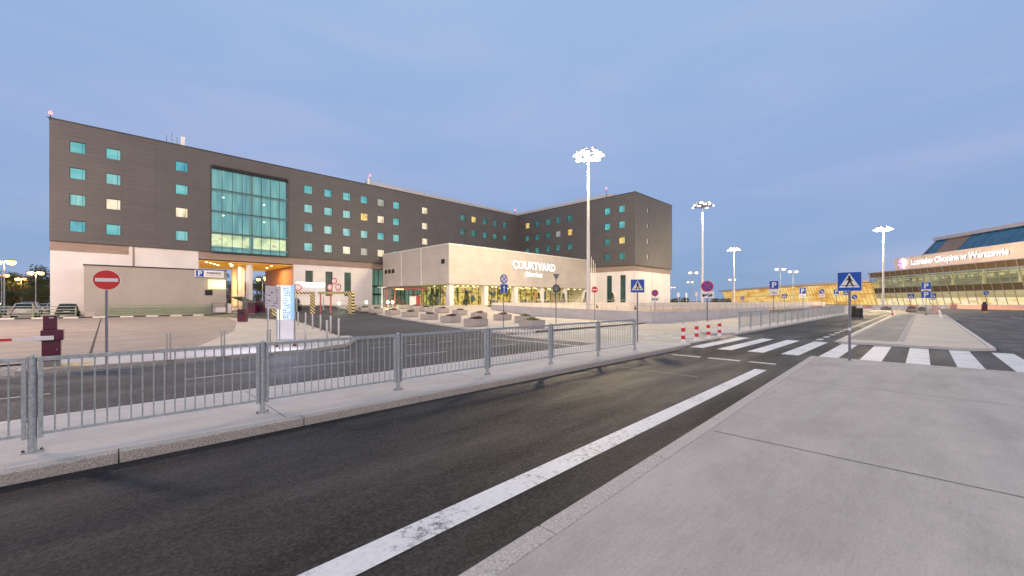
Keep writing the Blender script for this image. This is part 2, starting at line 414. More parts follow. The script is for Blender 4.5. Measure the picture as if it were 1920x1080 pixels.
M['joint'] = mat('joint_dark', (.06, .055, .05), .9)
M['white_paint'] = paint_worn('white_road_paint', (.62, .615, .61), .53)
M['line_paint'] = paint_worn('line_road_paint', (.50, .49, .47), .60)
M['faint_paint'] = mat('faint_road_paint', (.15, .14, .12), .8, var=.5, scale=12)
M['galv'] = mat('galvanised_steel', (.36, .40, .42), .45, .35, var=.28, scale=26, bump=.05)
M['steel'] = mat('stainless_steel', (.55, .54, .52), .28, .85, var=.1, scale=8)
M['dark'] = mat('dark_metal', (.025, .025, .028), .5, .3)
M['grey'] = mat('grey_metal', (.20, .20, .21), .5, .4)
M['rust'] = mat('rusty_foot', (.16, .06, .03), .9, var=.5, scale=30)
M['white'] = mat('white_paint', (.78, .77, .76), .45, var=.04)
M['red'] = mat('red_paint', (.60, .02, .02), .4, var=.06)
M['blue'] = mat('sign_blue', (.01, .08, .42), .4, var=.05)
M['black'] = mat('sign_black', (.012, .012, .014), .45)
M['purple'] = mat('sign_purple_blue', (.08, .06, .34), .45)
M['burgundy'] = mat('burgundy_paint', (.085, .004, .030), .35, var=.12, coat=.3)
M['green_rail'] = mat('green_rail_paint', (.27, .33, .22), .5, var=.1)
M['yellow'] = mat('yellow_paint', (.50, .38, .18), .7, var=.4, scale=6)
M['glow_white'] = mat('lit_lamp_face', (1, .95, .85), .5, emit=14, ecol=(1, .90, .72))
M['glow_orange'] = mat('lit_sodium_lamp', (1, .6, .2), .5, emit=5.5, ecol=(1, .48, .13))
M['glow_red'] = mat('lit_red_beacon', (1, .1, .1), .5, emit=2.2, ecol=(1, .26, .26))
M['glow_sign'] = mat('lit_white_letters', (1, 1, 1), .5, emit=1.5, ecol=(1, .98, .96))
M['letter_side'] = mat('letter_side', (.25, .22, .2), .5)
M['glow_spot'] = mat('lit_ceiling_spot', (1, .9, .5), .5, emit=9, ecol=(1, .88, .42))
M['cls_dark'] = cladding('dark_metal_cladding', (.108, .103, .105), 3.15, .52, .55, .55, .15, .04, .014)
M['cls_brown'] = cladding('brown_slat_cladding', (.36, .275, .23), 3.15, .13, .6, .6, 0, .1, .02)
M['cls_white'] = cladding('white_metal_cladding', (.76, .73, .71), 60, .62, .93, .5, .0, .01, .008)
M['cls_beige'] = cladding('beige_metal_cladding', (.56, .52, .47), 7.0, 1.02, .72, .5, .0, .02, .012)
M['annex'] = cladding('annex_render', (.36, .335, .305), 40, 9, .9, .7, 0, .01, .01)
M['roof'] = mat('roof_membrane', (.35, .34, .34), .8)
M['trim'] = mat('pale_trim', (.52, .50, .48), .45, .2)
M['win_teal'] = glow('window_teal', [(.05, .33, .37), (.10, .45, .47), (.19, .55, .55)], .95, (.35, .35, .7), .8, 3, (.35, .65), (.02, .06, .07))  # teal panes: glow added so unlit, sky-reflecting glass looks bright
M['win_teal_b'] = glow('window_teal_curtain', [(.10, .36, .38), (.20, .52, .52), (.32, .62, .58)], .95, (3.5, 3.5, .3), 1.0, 3, (.3, .7), (.02, .06, .07))
M['win_teal_c'] = glow('window_teal_deep', [(.02, .22, .30), (.05, .36, .44), (.10, .46, .50)], .95, (1.5, 1.5, .6), 1.0, 3, (.35, .65), (.02, .06, .07))
M['win_teal_dim'] = glow('window_teal_dim', [(.02, .13, .14), (.04, .22, .21), (.10, .33, .30)], .85, (.6, .6, 1), 1.0, 4, (.35, .7), (.02, .05, .055))
M['win_warm'] = glow('window_lit_cream', [(.62, .45, .28), (.95, .78, .52), (1, .9, .68)], .95, (1.2, 1.2, .8), 1.2, 3, (.3, .6))
M['win_yellow'] = glow('window_lit_yellow', [(.55, .30, .04), (.95, .66, .15), (1, .8, .35)], .95, (1.2, 1.2, 1), 1.3, 3, (.35, .65))
M['win_pale'] = glow('window_pale_curtain', [(.25, .30, .26), (.42, .44, .38), (.55, .54, .46)], .8, (2, 2, .5), 1.4, 3)
M['curtain_teal'] = glow('curtain_wall_interior', [(.03, .22, .27), (.09, .36, .38), (.18, .48, .46), (.36, .60, .54)], .78, (1.5, 1.5, .16), 1.0, 5, (.3, .72), (.02, .05, .06))
M['curtain_warm'] = glow('curtain_wall_lit_floor', [(.30, .42, .26), (.80, .74, .36), (1, .92, .55), (.70, .40, .18)], 1.05, (.9, .9, 1.1), 1.0, 5, (.3, .72))
M['frame_dark'] = mat('window_frame_dark', (.03, .05, .055), .4, .4)
M['lobby'] = glow('lobby_back_wall', [(.03, .045, .01), (.16, .15, .02), (.85, .50, .03), (1, .74, .16), (.40, .14, .01), (.12, .16, .03)], 1.05, (.8, .8, .7), 1.1, 5, (.36, .66), spec=False)
M['lobby_green'] = glow('stair_hall_green', [(.06, .17, .13), (.16, .32, .25), (.35, .48, .36)], .6, (.5, .5, .25), 1.0, 4, (.3, .7))
M['hall_glass'] = glass('clear_glass', (.86, .9, .82))
M['teal_glass'] = glass('teal_glass', (.74, .95, .93), .10)
M['green_glass'] = glass('green_glass', (.6, .85, .75), .10)
M['wood_soffit'] = glow('lit_wood_soffit', [(.30, .11, .01), (.75, .34, .03), (.95, .52, .08)], .55, (.5, 4, 1), 1.0, 3, (.3, .7), (.35, .18, .06), False)  # lamp light on the wood is put in as glow
M['dirt'] = mat('bare_earth', (.30, .20, .10), .95, var=.4, scale=1.5, bump=.6, bscale=4)
M['ramp_white'] = concrete('ramp_wall_white', (.74, .70, .64), .05, (.3, .3, 2), .04)
M['wall_grey'] = concrete('parapet_concrete', (.52, .50, .50), .06, (.3, .3, 3), .05)
M['planter'] = concrete('planter_concrete', (.42, .38, .35), .1, (2, 2, 2), .12)
M['leaf'] = mat('leaves_dark', (.05, .075, .025), .8, var=.5, scale=2)
M['leaf2'] = mat('leaves_autumn', (.16, .11, .03), .8, var=.5, scale=1)
M['leaf3'] = mat('flower_leaves', (.22, .24, .05), .8, var=.6, scale=6)
M['leaf_red'] = mat('heather_leaves', (.12, .045, .04), .8, var=.6, scale=6)
M['bark'] = mat('bark', (.09, .06, .04), .9, var=.3, bump=.5)
M['tyre'] = mat('tyre_rubber', (.015, .015, .015), .8)
M['carglass'] = mat('car_glass', (.012, .013, .016), .06)
M['tail'] = mat('tail_lamp_red', (.35, .01, .01), .25)
M['chrome'] = mat('chrome', (.6, .6, .6), .15, .9)
M['soil'] = mat('soil', (.05, .035, .025), .95)
M['term_band'] = cladding('terminal_fascia', (.78, .62, .54), 2.6, 2.4, .75, .5, .1, .04, .03)
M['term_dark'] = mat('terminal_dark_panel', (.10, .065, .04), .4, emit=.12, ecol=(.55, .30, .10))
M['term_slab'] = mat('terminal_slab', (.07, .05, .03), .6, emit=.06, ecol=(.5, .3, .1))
M['term_up'] = glow('terminal_upper_hall', [(.09, .085, .04), (.26, .24, .12), (.46, .43, .26), (.85, .80, .58)], .66, (.12, 1, .55), 1.0, 4, (.28, .72))
M['term_mid'] = glow('terminal_mezzanine', [(.34, .26, .10), (.52, .42, .20), (.62, .52, .28)], .75, (.1, 1, .6), 1.0, 3)
M['term_low'] = glow('terminal_ground_hall', [(.60, .34, .08), (.95, .74, .34), (1, .88, .58), (.70, .32, .06)], .95, (.16, 1, .5), 1.0, 4, (.3, .72))
M['wood_hall'] = glow('pier_hall_lit', [(.50, .20, .03), (.85, .48, .10), (1, .76, .28), (.85, .58, .16)], .95, (.08, .08, .35), 1.0, 5, (.3, .7))
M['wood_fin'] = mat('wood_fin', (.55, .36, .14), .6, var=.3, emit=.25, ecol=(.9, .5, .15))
M['roof_pale'] = mat('pale_roof_edge', (.88, .66, .56), .5)
M['mullion'] = mat('mullion_pale', (.40, .36, .28), .4, .3)
M['clere'] = mat('clerestory_glass', (.015, .10, .20), .10, var=.3, scale=.4)
M['clere_brown'] = mat('clerestory_panel', (.22, .14, .10), .5)
M['term_roof'] = mat('terminal_roof_edge', (.42, .38, .42), .5)
M['bw'] = stripes('black_white_kerb', (.05, .045, .04), (.75, .70, .62), 2.2, 'X')
M['rw'] = stripes('red_white_bands', (.62, .02, .02), (.75, .74, .74), .40, 'Z')
M['rwx'] = stripes('red_white_arm', (.62, .03, .05), (.78, .77, .77), 1.3, 'X')
M['yb'] = stripes('yellow_black_stripes', (.015, .015, .015), (.80, .66, .30), .36, 'Z', 1.0)
M['ybx'] = stripes('yellow_black_beam', (.015, .015, .015), (.80, .66, .30), .36, 'X', 1.0)
M['rwd'] = stripes('hazard_board', (.62, .03, .02), (.8, .78, .75), .26, 'Z', 1.0)

def text_mb(body, size, depth, align='CENTER', offset=0.0, space=1.0, shear=0.0, mats=('glow_sign', 'letter_side')):
    cu = bpy.data.curves.new('lettering', 'FONT'); cu.body = body; cu.size = size; cu.extrude = depth/2; cu.align_x = align; cu.offset = offset
    cu.space_character = space; cu.shear = shear; cu.resolution_u = 3
    o = bpy.data.objects.new('lettering', cu); COL.objects.link(o)
    bpy.context.view_layer.update()
    me = bpy.data.meshes.new_from_object(o.evaluated_get(bpy.context.evaluated_depsgraph_get()))
    bpy.data.objects.remove(o)
    for v in me.vertices: v.co = Vector((v.co.x, -v.co.z, v.co.y))
    me.materials.clear()
    for k in mats: me.materials.append(M[k])
    me.update()
    if len(mats) > 1:
        for p in me.polygons: p.material_index = 0 if abs(p.normal.y) > .7 else 1
    return me

def add_text(name, body, size, depth, parent, loc, rz=0, **k):
    me = text_mb(body, size, depth, **k)
    o = bpy.data.objects.new(name, me); COL.objects.link(o); o.parent = parent; o.location = loc; o.rotation_euler = (0, 0, rz)
    return o

def light(name, kind, loc, energy, color, size=.5, rot=None, parent=None, spot=None):
    l = bpy.data.lights.new(name, kind); l.energy = energy; l.color = color
    if kind == 'AREA': l.shape = 'DISK'; l.size = size
    elif kind == 'SPOT': l.spot_size = spot or R(150); l.spot_blend = .5; l.shadow_soft_size = size
    else: l.shadow_soft_size = size
    o = bpy.data.objects.new(name, l); COL.objects.link(o); o.location = loc
    if rot: o.rotation_euler = rot
    if parent: o.parent = parent
    return o

#@@GROUND
# ------------------------------------------------------------------ ground, roads, pavements
U0, U1 = -40, 150
g = MB(); g.face([(-2500, -2500, -.06), (2500, -2500, -.06), (2500, 2500, -.06), (-2500, 2500, -.06)])
struct('ground', g, M['asphalt3'])
def sheet(name, pts, z, m):
    b = MB(); b.face([(p[0], p[1], z) for p in pts]); return struct(name, b, m)
sheet('near_road', [(U0, 1.0), (U1, 1.0), (U1, 7.2), (U0, 7.2)], 0, M['asphalt'])
sheet('second_road', [(U0, 7.2), (15.2, 7.2), (15.2, 16.0), (U0, 16.0)], 0, M['asphalt2'])
sheet('far_lane', [(15.2, 7.2), (U1, 7.2), (U1, 16.4), (15.2, 16.4)], 0, M['lane'])
sheet('right_road', [(15.5, -70), (U1, -70), (U1, 1.0), (15.5, 1.0)], 0, M['asphalt2'])
R3L = [(3.0, 15.9), (6.4, 15.9), (8.6, 19.6), (10.7, 31), (12.9, 43), (12.9, 52), (9, 60), (9, 88)]
KP = [(17.4, 15.9), (15.9, 15.95), (16.3, 19.2), (17.8, 25.2), (20.3, 35.9), (21.8, 44), (23.2, 52), (21.4, 58), (21.4, 88)]
b = MB(); b.patch([(3.0, 15.9), (8.6, 19.6), (10.7, 31), (12.9, 43), (10.5, 52), (8.5, 60), (8.5, 90)],
                  [(17.4, 15.9), (16.3, 19.2), (17.8, 25.2), (20.3, 35.9), (23.0, 48), (23, 60), (23, 90)], 40, 10, lambda x, y: rise(x, y) + .002)
struct('hotel_road', b, M['asphalt2'])
b = MB(); b.patch([(15.9, 15.95), (16.3, 19.2), (17.8, 25.2), (20.3, 35.9), (22.6, 48), (22.6, 60), (22.6, 74)],
                  [(32, 15.9), (34, 26), (38, 40), (43, 50), (60, 54), (90, 62), (90, 74)], 44, 16, lambda x, y: rise(x, y) + .11)
struct('plaza', b, M['plaza'])
b = MB(); kp = [(17.6, 15.9), (16.6, 15.8), (15.85, 16.4), (16.3, 19.2), (17.8, 25.2), (20.3, 35.9), (22.6, 48), (22.6, 57)]
for i in range(len(kp)-1):
    p, q = kp[i], kp[i+1]; d = Vector((q[0]-p[0], q[1]-p[1])).normalized(); n_ = Vector((-d.y, d.x))*.08
    b.prism([(p[0]+n_.x, p[1]+n_.y), (p[0]-n_.x, p[1]-n_.y), (q[0]-n_.x, q[1]-n_.y), (q[0]+n_.x, q[1]+n_.y)], lambda x, y: rise(x, y)-.02, lambda x, y: rise(x, y)+.125)
struct('plaza_kerb', b, M['kerb_pale'])
# left car park of cast concrete bays
sheet('car_park', [(-70, 19.0), (2.0, 19.0), (5.6, 30), (8.4, 44), (10.5, 66), (10.5, 66.6), (-70, 66.6)], -.01, M['conc_park'])
sheet('rear_car_park', [(-90, 66.0), (-4.9, 66.0), (-4.9, 170), (-90, 170)], -.012, M['asphalt3'])
sheet('car_park_verge', [(2.0, 19.0), (8.5, 20.5), (10.6, 31), (12.8, 43), (12.6, 66), (10.6, 66), (8.4, 44), (5.6, 30)], -.004, M['plaza'])

def kerbed(name, pts, z, m, kerb=M['kerb'], kw=.15, joints=None):
    b = MB(); b.prism(pts, -.04, z); o = struct(name, b, m); return o
kerbed('median_pavement', [(U0, 6.72), (15.6, 6.72), (15.6, 9.25), (U0, 9.25)], .12, M['pave2'])
b = MB()
b.prism([(15.6, 6.72), (17.6, 6.9), (18.2, 7.6), (17.0, 9.0), (15.6, 9.25)], -.04, lambda x, y: .12 if x < 15.7 else .03)
struct('median_ramp', b, M['pave2'])
def kerb_line(name, u0, u1, v0, v1, z, m, step=2.0, gap=.008, off=0.0):
    b = MB(); x = u0 + off
    while x < u1 - .01:
        b.box(x + gap/2, min(x+step, u1) - gap/2, v0, v1, -.05, z); x += step
    return struct(name, b, m, bevel=.012)
kerb_line('median_kerb', -40, 15.6, 6.53, 6.715, .125, M['kerb'], 2.0, .01, .1)
kerb_line('median_back_kerb', -40, 15.6, 9.255, 9.40, .122, M['kerb_pale'], 1.0)
kerbed('far_median_pavement', [(24.6, 7.35), (U1, 7.35), (U1, 9.3), (25.2, 9.3), (23.4, 8.6), (23.2, 7.9)], .12, M['pave2'])
kerb_line('far_median_kerb', 24.6, U1, 7.18, 7.345, .124, M['kerb_pale'], 2.0)
KR = lambda u: 2.045 + .029*u
kerbed('pavement', [(U0, -14), (15.9, -14), (15.9, KR(15.9)-.185), (U0, KR(U0)-.185)], .12, M['pave'])
b = MB(); b.prism([(15.9, -14), (16.35, -14), (16.35, 2.45), (15.9, 2.45)], -.04, lambda x, y: .119 if x < 16 else .02)
struct('dropped_kerb', b, M['pave_side'])
b = MB(); x = -39.6
while x < 15.8:
    x1 = min(x+1.99, 15.88); b.prism([(x, KR(x)-.18), (x1, KR(x1)-.18), (x1, KR(x1)), (x, KR(x))], -.05, .122); x += 2.0
struct('pavement_kerb', b, M['kerb_right'], bevel=.014)
# parking island on the right
IS = [(23.0, 2.55), (23.0, -1.2), (23.6, -1.75), (76, -1.9), (76, 2.3), (60, 2.4)]
b = MB(); b.prism(list(reversed(IS)), -.04, .10); struct('parking_island', b, M['plaza'])
b = MB(); b.prism(list(reversed([(22.8, 2.6), (22.8, -1.3), (23.5, -1.93), (76, -2.08), (76, -1.93), (23.58, -1.78), (22.97, -1.2), (22.97, 2.6)])), -.04, .104); struct('parking_island_kerb', b, M['kerb_pale'])
# left island with the barrier and the no-entry sign
IL = [(-1.6, 15.9), (5.2, 15.75), (6.8, 16.6), (8.0, 18.4), (8.6, 20.4), (6.5, 20.6), (2.0, 19.1), (-.9, 19.0), (-1.6, 17.5)]
b = MB(); b.prism(IL, -.04, .12); struct('traffic_island', b, M['pave2'])
b = MB()
for i in range(5):
    p, q = IL[i if i < 5 else 0], IL[i+1]
    if i == 4: break
    d = Vector((q[0]-p[0], q[1]-p[1])).normalized(); n_ = Vector((d.y, -d.x))*.13
    b.prism([(p[0], p[1]), (p[0]+n_.x, p[1]+n_.y), (q[0]+n_.x, q[1]+n_.y), (q[0], q[1])], -.04, .126)
struct('traffic_island_kerb', b, M['kerb'])
b = MB(); b.prism([(-40, 15.9), (-3.6, 15.9), (-2.9, 16.3), (-3.0, 17.2), (-3.6, 18.6), (-40, 18.6)], -.04, .12); struct('outer_island', b, M['pave2'])
b = MB(); b.prism([(-1.55, 15.92), (-.35, 15.92), (-.25, 16.9), (-1.4, 16.9)], .1, .126); struct('yellow_paint_patch', b, M['yellow'])
# drain grating along the second road
b = MB()
for k in range(150):
    b.box(-8 + k*.09, -8 + k*.09 + .045, 15.52, 15.70, .002, .012)
struct('drain_grating', b, M['black'])
b = MB(); b.box(-8, 5.5, 15.49, 15.515, .001, .014); b.box(-8, 5.5, 15.705, 15.73, .001, .014); struct('drain_frame', b, M['galv'])

# painted markings (sheets 4 mm apart)
def marks(name, quads, z, m, ):
    b = MB()
    for (u0, u1, v0, v1) in quads: b.face([(u0, v0, z), (u1, v0, z), (u1, v1, z), (u0, v1, z)])
    return struct(name, b, m)
b = MB()
for k in range(22): b.face([(x_, v_+.021*x_, .004) for x_, v_ in ((-30+k*1.9364, 2.69), (-30+(k+1)*1.9364, 2.69), (-30+(k+1)*1.9364, 2.975), (-30+k*1.9364, 2.975))])
struct('edge_line', b, M['white_paint'])
zq = []
for k in range(-9, 5):
    v = 3.25 + k*1.05
    u0, u1 = 16.75, 22.6
    if v > 2.5: u1 = 23.0
    zq.append((u0, u1, v-.26, v+.26))
marks('zebra_crossing', [q for q in zq if q[2] < 6.9], .005, M['white_paint'])
marks('zebra_crossing_beyond', [(18.8, 23.3, 7.35+k*1.05, 7.82+k*1.05) for k in range(8)], .005, M['line_paint'])
marks('stop_line', [(13.85, 14.1, 5.2, 6.15), (13.85, 14.1, 4.0, 4.95), (13.85, 14.1, 3.05, 3.75)], .004, M['line_paint'])
marks('second_stop_line', [(13.75, 13.95, 9.9, 15.2)], .004, M['line_paint'])
marks('worn_line', [(10.25, 10.33, 3.9, 6.0)], .004, M['faint_paint'])
marks('lane_line', [(x, x+1.7, 12.32, 12.42) for x in (-6.5, -2.5, 1.3, 3.7, 7.2, 10.8)], .004, M['line_paint'])
marks('give_way_dashes', [(x, x+.75, 15.3, 15.42) for x in (5.8, 7.4, 9.0, 10.6, 12.2)], .006, M['line_paint'])
marks('broken_line', [(24+k*1.9, 25+k*1.9, 3.38, 3.62) for k in range(30)], .004, M['line_paint'])
marks('solid_line', [(23.6, 76, 2.68, 2.86)], .004, M['line_paint'])
marks('bay_line', [(24.5, 76, .55, .75)] + [(26+2.6*k, 26.1+2.6*k, .76, 2.5) for k in range(19)], .104, mat('bay_paint', (.36, .34, .31), .8, var=.3, scale=5))
sheet('bay_asphalt', [(24.3, .78), (75.5, .78), (75.5, 2.3), (60, 2.38), (24.3, 2.45)], .1015, M['asphalt3'])
marks('right_bay_line', [(24.5+2.55*k, 24.6+2.55*k, -6.8, -2.4) for k in range(18)], .004, M['line_paint'])
marks('right_lane_line', [(22+3*k, 23.6+3*k, -7.3, -7.15) for k in range(18)] + [(30+3*k, 31.6+3*k, -10.6, -10.45) for k in range(14)], .004, M['white_paint'])
marks('car_park_line', [(.4, 7.4, v, v+.09) for v in (24.9, 28.7, 33.0)], 0, M['line_paint'])
marks('car_park_ticks', [(-20+k*4.1, -19.9+k*4.1, 61.5, 64.4) for k in range(8)], 0, M['line_paint'])
marks('pavement_joint', [(5.78, 5.795, -14, 1.98), (10.75, 10.765, -14, 2.1), (.85, .865, -14, 1.85), (-40, 15.8, -2.9, -2.887)], .1225, M['joint'])
marks('median_joint', [(x, x+.012, 6.73, 9.24) for x in (-6.1, -2.1, 1.9, 5.9, 9.9, 13.9)], .1225, M['joint'])
marks('car_park_joint', [(-.45, -.37, 19.0, 66)] + [(-8.5, -8.44, 19, 66)] + [(-60, 4, 34, 34.06), (-60, 7, 50, 50.06)], -.006, M['joint'])
marks('verge_joint', [(-.2, 8.3, 19.75, 19.77)], .1225, M['joint'])
# low painted kerb at the end of the car park
b = MB(); b.box(-60, 9.8, 64.55, 64.75, -.05, .13); struct('painted_kerb', b, M['bw'])
b = MB(); b.box(-60, 9.8, 64.76, 66.0, -.05, .14); struct('verge_strip', b, M['conc_park'])

#@@FENCES
# ------------------------------------------------------------------ guard rails
def rail_post(parent, u, h=1.1, r=.038, feet=True):
    b = MB(); b.cyl((u, 0, 0), (u, 0, h), r, n=14); b.lathe([(r*1.02, 0), (r*.9, .015), (.004, .03)], 14, (u, 0, h))
    if feet: b.box(u-.09, u+.09, -.05, .05, .001, .012)
    p = b.build('post', M['galv'], parent, smooth=True)
    if feet:
        for sx in (-1, 1):
            f = MB(); f.cyl((u+sx*.07, 0, .012), (u+sx*.07, 0, .035), .014, n=6)
            f.build('anchor_bolt', M['rust'], p)
    return p
def rail_panel_mb(w, n, h=1.1):
    b = MB(); x0, x1 = .046, w-.046
    for sx in (x0, x1-.036): b.box(sx, sx+.036, -.03, .03, .16, h-.005)
    b.box(x0, x1, -.021, .021, h-.052, h-.004); b.box(x0+.036, x1-.036, -.015, .015, .19, .222)
    for k in range(1, n):
        x = x0 + .018 + (x1-x0-.036)*k/n
        b.cyl((x, 0, .2), (x, 0, h-.04), .0085, n=7, caps=False)
    for z in (.35, .9):
        b.box(0.02, .06, -.006, .006, z, z+.03); b.box(w-.06, w-.02, -.006, .006, z, z+.03)
    return b
def guard_rail(label, u0, n, v, z, step, balusters=20, feet=True):
    t = thing('guard_rail', label, 'railing', (u0, v, z))
    rail_post(t, 0, feet=feet)
    first = rail_panel_mb(step, balusters).build('rail_panel', M['galv'], t, smooth=True)
    for k in range(1, n+1):
        rail_post(t, step*k, feet=feet)
        if k < n:
            c = first.copy(); COL.objects.link(c); c.parent = t; c.location = (step*k, 0, 0)
    return t
guard_rail('galvanised steel guard rail with thin vertical bars along the near median pavement', -5.28, 8, 7.26, .12, 2.335)
guard_rail('long galvanised guard rail on the far median beyond the zebra crossing', 26.2, 20, 7.55, .12, 2.26, 18, False)
b_ = None
# green rails by the car park
def green_rail(name, label, u0, u1, v, n, z=.05, h=1.15):
    t = thing(name, label, 'railing', (u0, v, z)); L = u1-u0
    for k in range(n+1):
        p = MB(); p.cyl((L*k/n, 0, 0), (L*k/n, 0, h), .05, n=8); p.build('post', M['green_rail'], t, smooth=True)
    for zz in (.22, .5, .8, h-.03):
        p = MB(); p.box(0, L, -.035, .035, zz-.035, zz+.035); p.build('rail', M['green_rail'], t)
green_rail('green_railing', 'pale green tubular railing in front of the parked cars, left of the grey annex', -30, -2.4, 65.6, 9, .14)
def green_panel(label, u0, u1, v, n):
    t = thing('green_railing', label, 'railing', (u0, v, .05)); L = u1-u0
    for k in range(n+1):
        p = MB(); p.box(L*k/n-.05, L*k/n+.05, -.05, .05, 0, 1.45); p.build('post', M['green_rail'], t)
    p = MB()
    for k in range(5): p.box(0, L, -.02, .02, .14+k*.27, .28+k*.27)
    p.build('slats', M['green_rail'], t)
green_panel('green slatted barrier standing against the grey annex wall', -.2, 9.9, 65.4, 4)

#@@HOTEL
# ------------------------------------------------------------------ wall with openings
def wall_open(b, run, z0, z1, ops, depth, P):
    """front face of a wall from 0 to run, z0..z1, with rectangular openings and reveals; P(a, d, z) maps to space"""
    xs = sorted(set([0, run] + [o[0] for o in ops] + [o[1] for o in ops])); zs = sorted(set([z0, z1] + [o[2] for o in ops] + [o[3] for o in ops]))
    for i in range(len(xs)-1):
        for j in range(len(zs)-1):
            cx, cz = (xs[i]+xs[i+1])/2, (zs[j]+zs[j+1])/2
            if any(o[0] < cx < o[1] and o[2] < cz < o[3] for o in ops): continue
            b.face([P(xs[i], 0, zs[j]), P(xs[i+1], 0, zs[j]), P(xs[i+1], 0, zs[j+1]), P(xs[i], 0, zs[j+1])])
    for a0, a1, c0, c1 in ops:
        b.face([P(a0, 0, c0), P(a1, 0, c0), P(a1, depth, c0), P(a0, depth, c0)]); b.face([P(a0, 0, c1), P(a0, depth, c1), P(a1, depth, c1), P(a1, 0, c1)])
        b.face([P(a0, 0, c0), P(a0, depth, c0), P(a0, depth, c1), P(a0, 0, c1)]); b.face([P(a1, 0, c0), P(a1, 0, c1), P(a1, depth, c1), P(a1, depth, c0)])

def window(parent, P, a0, a1, z0, z1, m, depth=.16, bars=1):
    f = MB(); t = .05
    def bx(x0, x1, c0, c1, d0, d1):
        q = [P(x0, d0, c0), P(x1, d0, c0), P(x1, d1, c0), P(x0, d1, c0), P(x0, d0, c1), P(x1, d0, c1), P(x1, d1, c1), P(x0, d1, c1)]
        f.add(q, [(0,3,2,1),(4,5,6,7),(0,1,5,4),(1,2,6,5),(2,3,7,6),(3,0,4,7)])
    bx(a0, a1, z0, z0+t, depth-.09, depth+.02); bx(a0, a1, z1-t, z1, depth-.09, depth+.02)
    bx(a0, a0+t, z0+t, z1-t, depth-.09, depth+.02); bx(a1-t, a1, z0+t, z1-t, depth-.09, depth+.02)
    for k in range(bars): 
        x = a0 + (a1-a0)*.78; bx(x, x+.03, z0+t, z1-t, depth-.07, depth+.02)
    fo = f.build('window', M['frame_dark'], parent)
    p = MB(); p.face([P(a0+.03, depth-.02, z0+.03), P(a1-.03, depth-.02, z0+.03), P(a1-.03, depth-.02, z1-.03), P(a0+.03, depth-.02, z1-.03)])
    p.build('pane', m, fo)
    return fo

hotel = thing('hotel', 'long dark grey airport hotel with rows of small square teal windows and white ground floor', 'building', (0, 0, 0))
ZB, ZT, VF, UL, UW = 8.85, 22.95, 71.0, -4.7, 72.5
PF = lambda a, d, z: (UL + a, VF + d, z)                 # main facade, facing the camera side
PW = lambda a, d, z: (UW + d, VF - a, z)                 # wing facade
VE, UE = 39.2, 89.0
PE = lambda a, d, z: (UW + a, VE + d, z)                 # end of the wing
rowz = [10.72, 13.87, 17.0, 20.12]
cols = [-2.45, .6, 7.25, 23.5, 26.65, 29.8, 33.0, 36.2, 39.35, 45.7, 55.4, 58.5, 61.8, 65.0, 68.2]
lit = {(.6, 1): 'win_warm', (7.25, 1): 'win_warm', (33.0, 2): 'win_yellow', (36.2, 2): 'win_warm', (36.2, 3): 'win_pale', (29.8, 0): 'win_warm', (36.2, 0): 'win_warm', (33.0, 0): 'win_pale',
       (45.7, 0): 'win_warm', (45.7, 1): 'win_warm', (45.7, 2): 'win_warm', (45.7, 3): 'win_warm', (58.5, 3): 'win_yellow'}
ops = []; wins = []
for cu_ in cols:
    for r, z in enumerate(rowz):
        a = cu_ - UL; ops.append((a-.66, a+.66, z-.66, z+.66))
        m = lit.get((cu_, r), ('win_teal', 'win_teal', 'win_teal_b', 'win_teal_c')[(int(cu_*7)+r*3) % 4] if cu_ < 50 else 'win_teal_dim')
        wins.append((a-.66, a+.66, z-.66, z+.66, m))
CA0, CA1, CZ0, CZ1 = 10.5-UL, 20.4-UL, 8.95, 20.95      # the glazed stair hall
ops.append((CA0, CA1, CZ0, CZ1))
b = MB(); wall_open(b, UW-UL, ZB, ZT, ops, .22, PF)
wv = [67.7, 64.5, 61.2, 58.2, 54.9, 45.4, 42.1]
wops = []; wwins = []
litw = {(67.7, 3): 'win_yellow', (54.9, 2): 'win_yellow', (58.2, 2): 'win_pale', (42.1, 1): 'win_yellow'}
for v in wv:
    for r, z in enumerate(rowz):
        a = VF - v; wops.append((a-.66, a+.66, z-.66, z+.66)); wwins.append((a-.66, a+.66, z-.66, z+.66, litw.get((v, r), 'win_teal' if v < 50 and r > 1 else 'win_teal_dim')))
wall_open(b, VF-VE, ZB, ZT, wops, .22, PW)
eops = [(4.9, 5.6, z-.45, z+.55) for z in rowz]
wall_open(b, UE-UW, ZB, ZT, eops, .22, PE)
V2 = 87.5
b.face([(UL, V2, ZB), (UL, VF, ZB), (UL, VF, ZT), (UL, V2, ZT)])
b.face([(UL, V2, ZB), (UE, V2, ZB), (UE, V2, ZT), (UL, V2, ZT)])
b.face([(UE, VE, ZB), (UE, V2, ZB), (UE, V2, ZT), (UE, VE, ZT)])
b.face([(UL, VF, ZB), (UL, V2, ZB), (21.5, V2, ZB), (21.5, VF, ZB)])
b.face([(21.5, VF, ZB), (21.5, V2, ZB), (UE, V2, ZB), (UE, VF, ZB)])
b.face([(UW, VF, ZB), (UE, VF, ZB), (UE, VE, ZB), (UW, VE, ZB)])
wall = b.build('dark_wall', M['cls_dark'], hotel)
for w in wins: window(hotel, PF, *w[:4], M[w[4]])
for w in wwins: window(hotel, PW, *w[:4], M[w[4]])
for o in eops: window(hotel, PE, *o, M['win_pale'], bars=0)
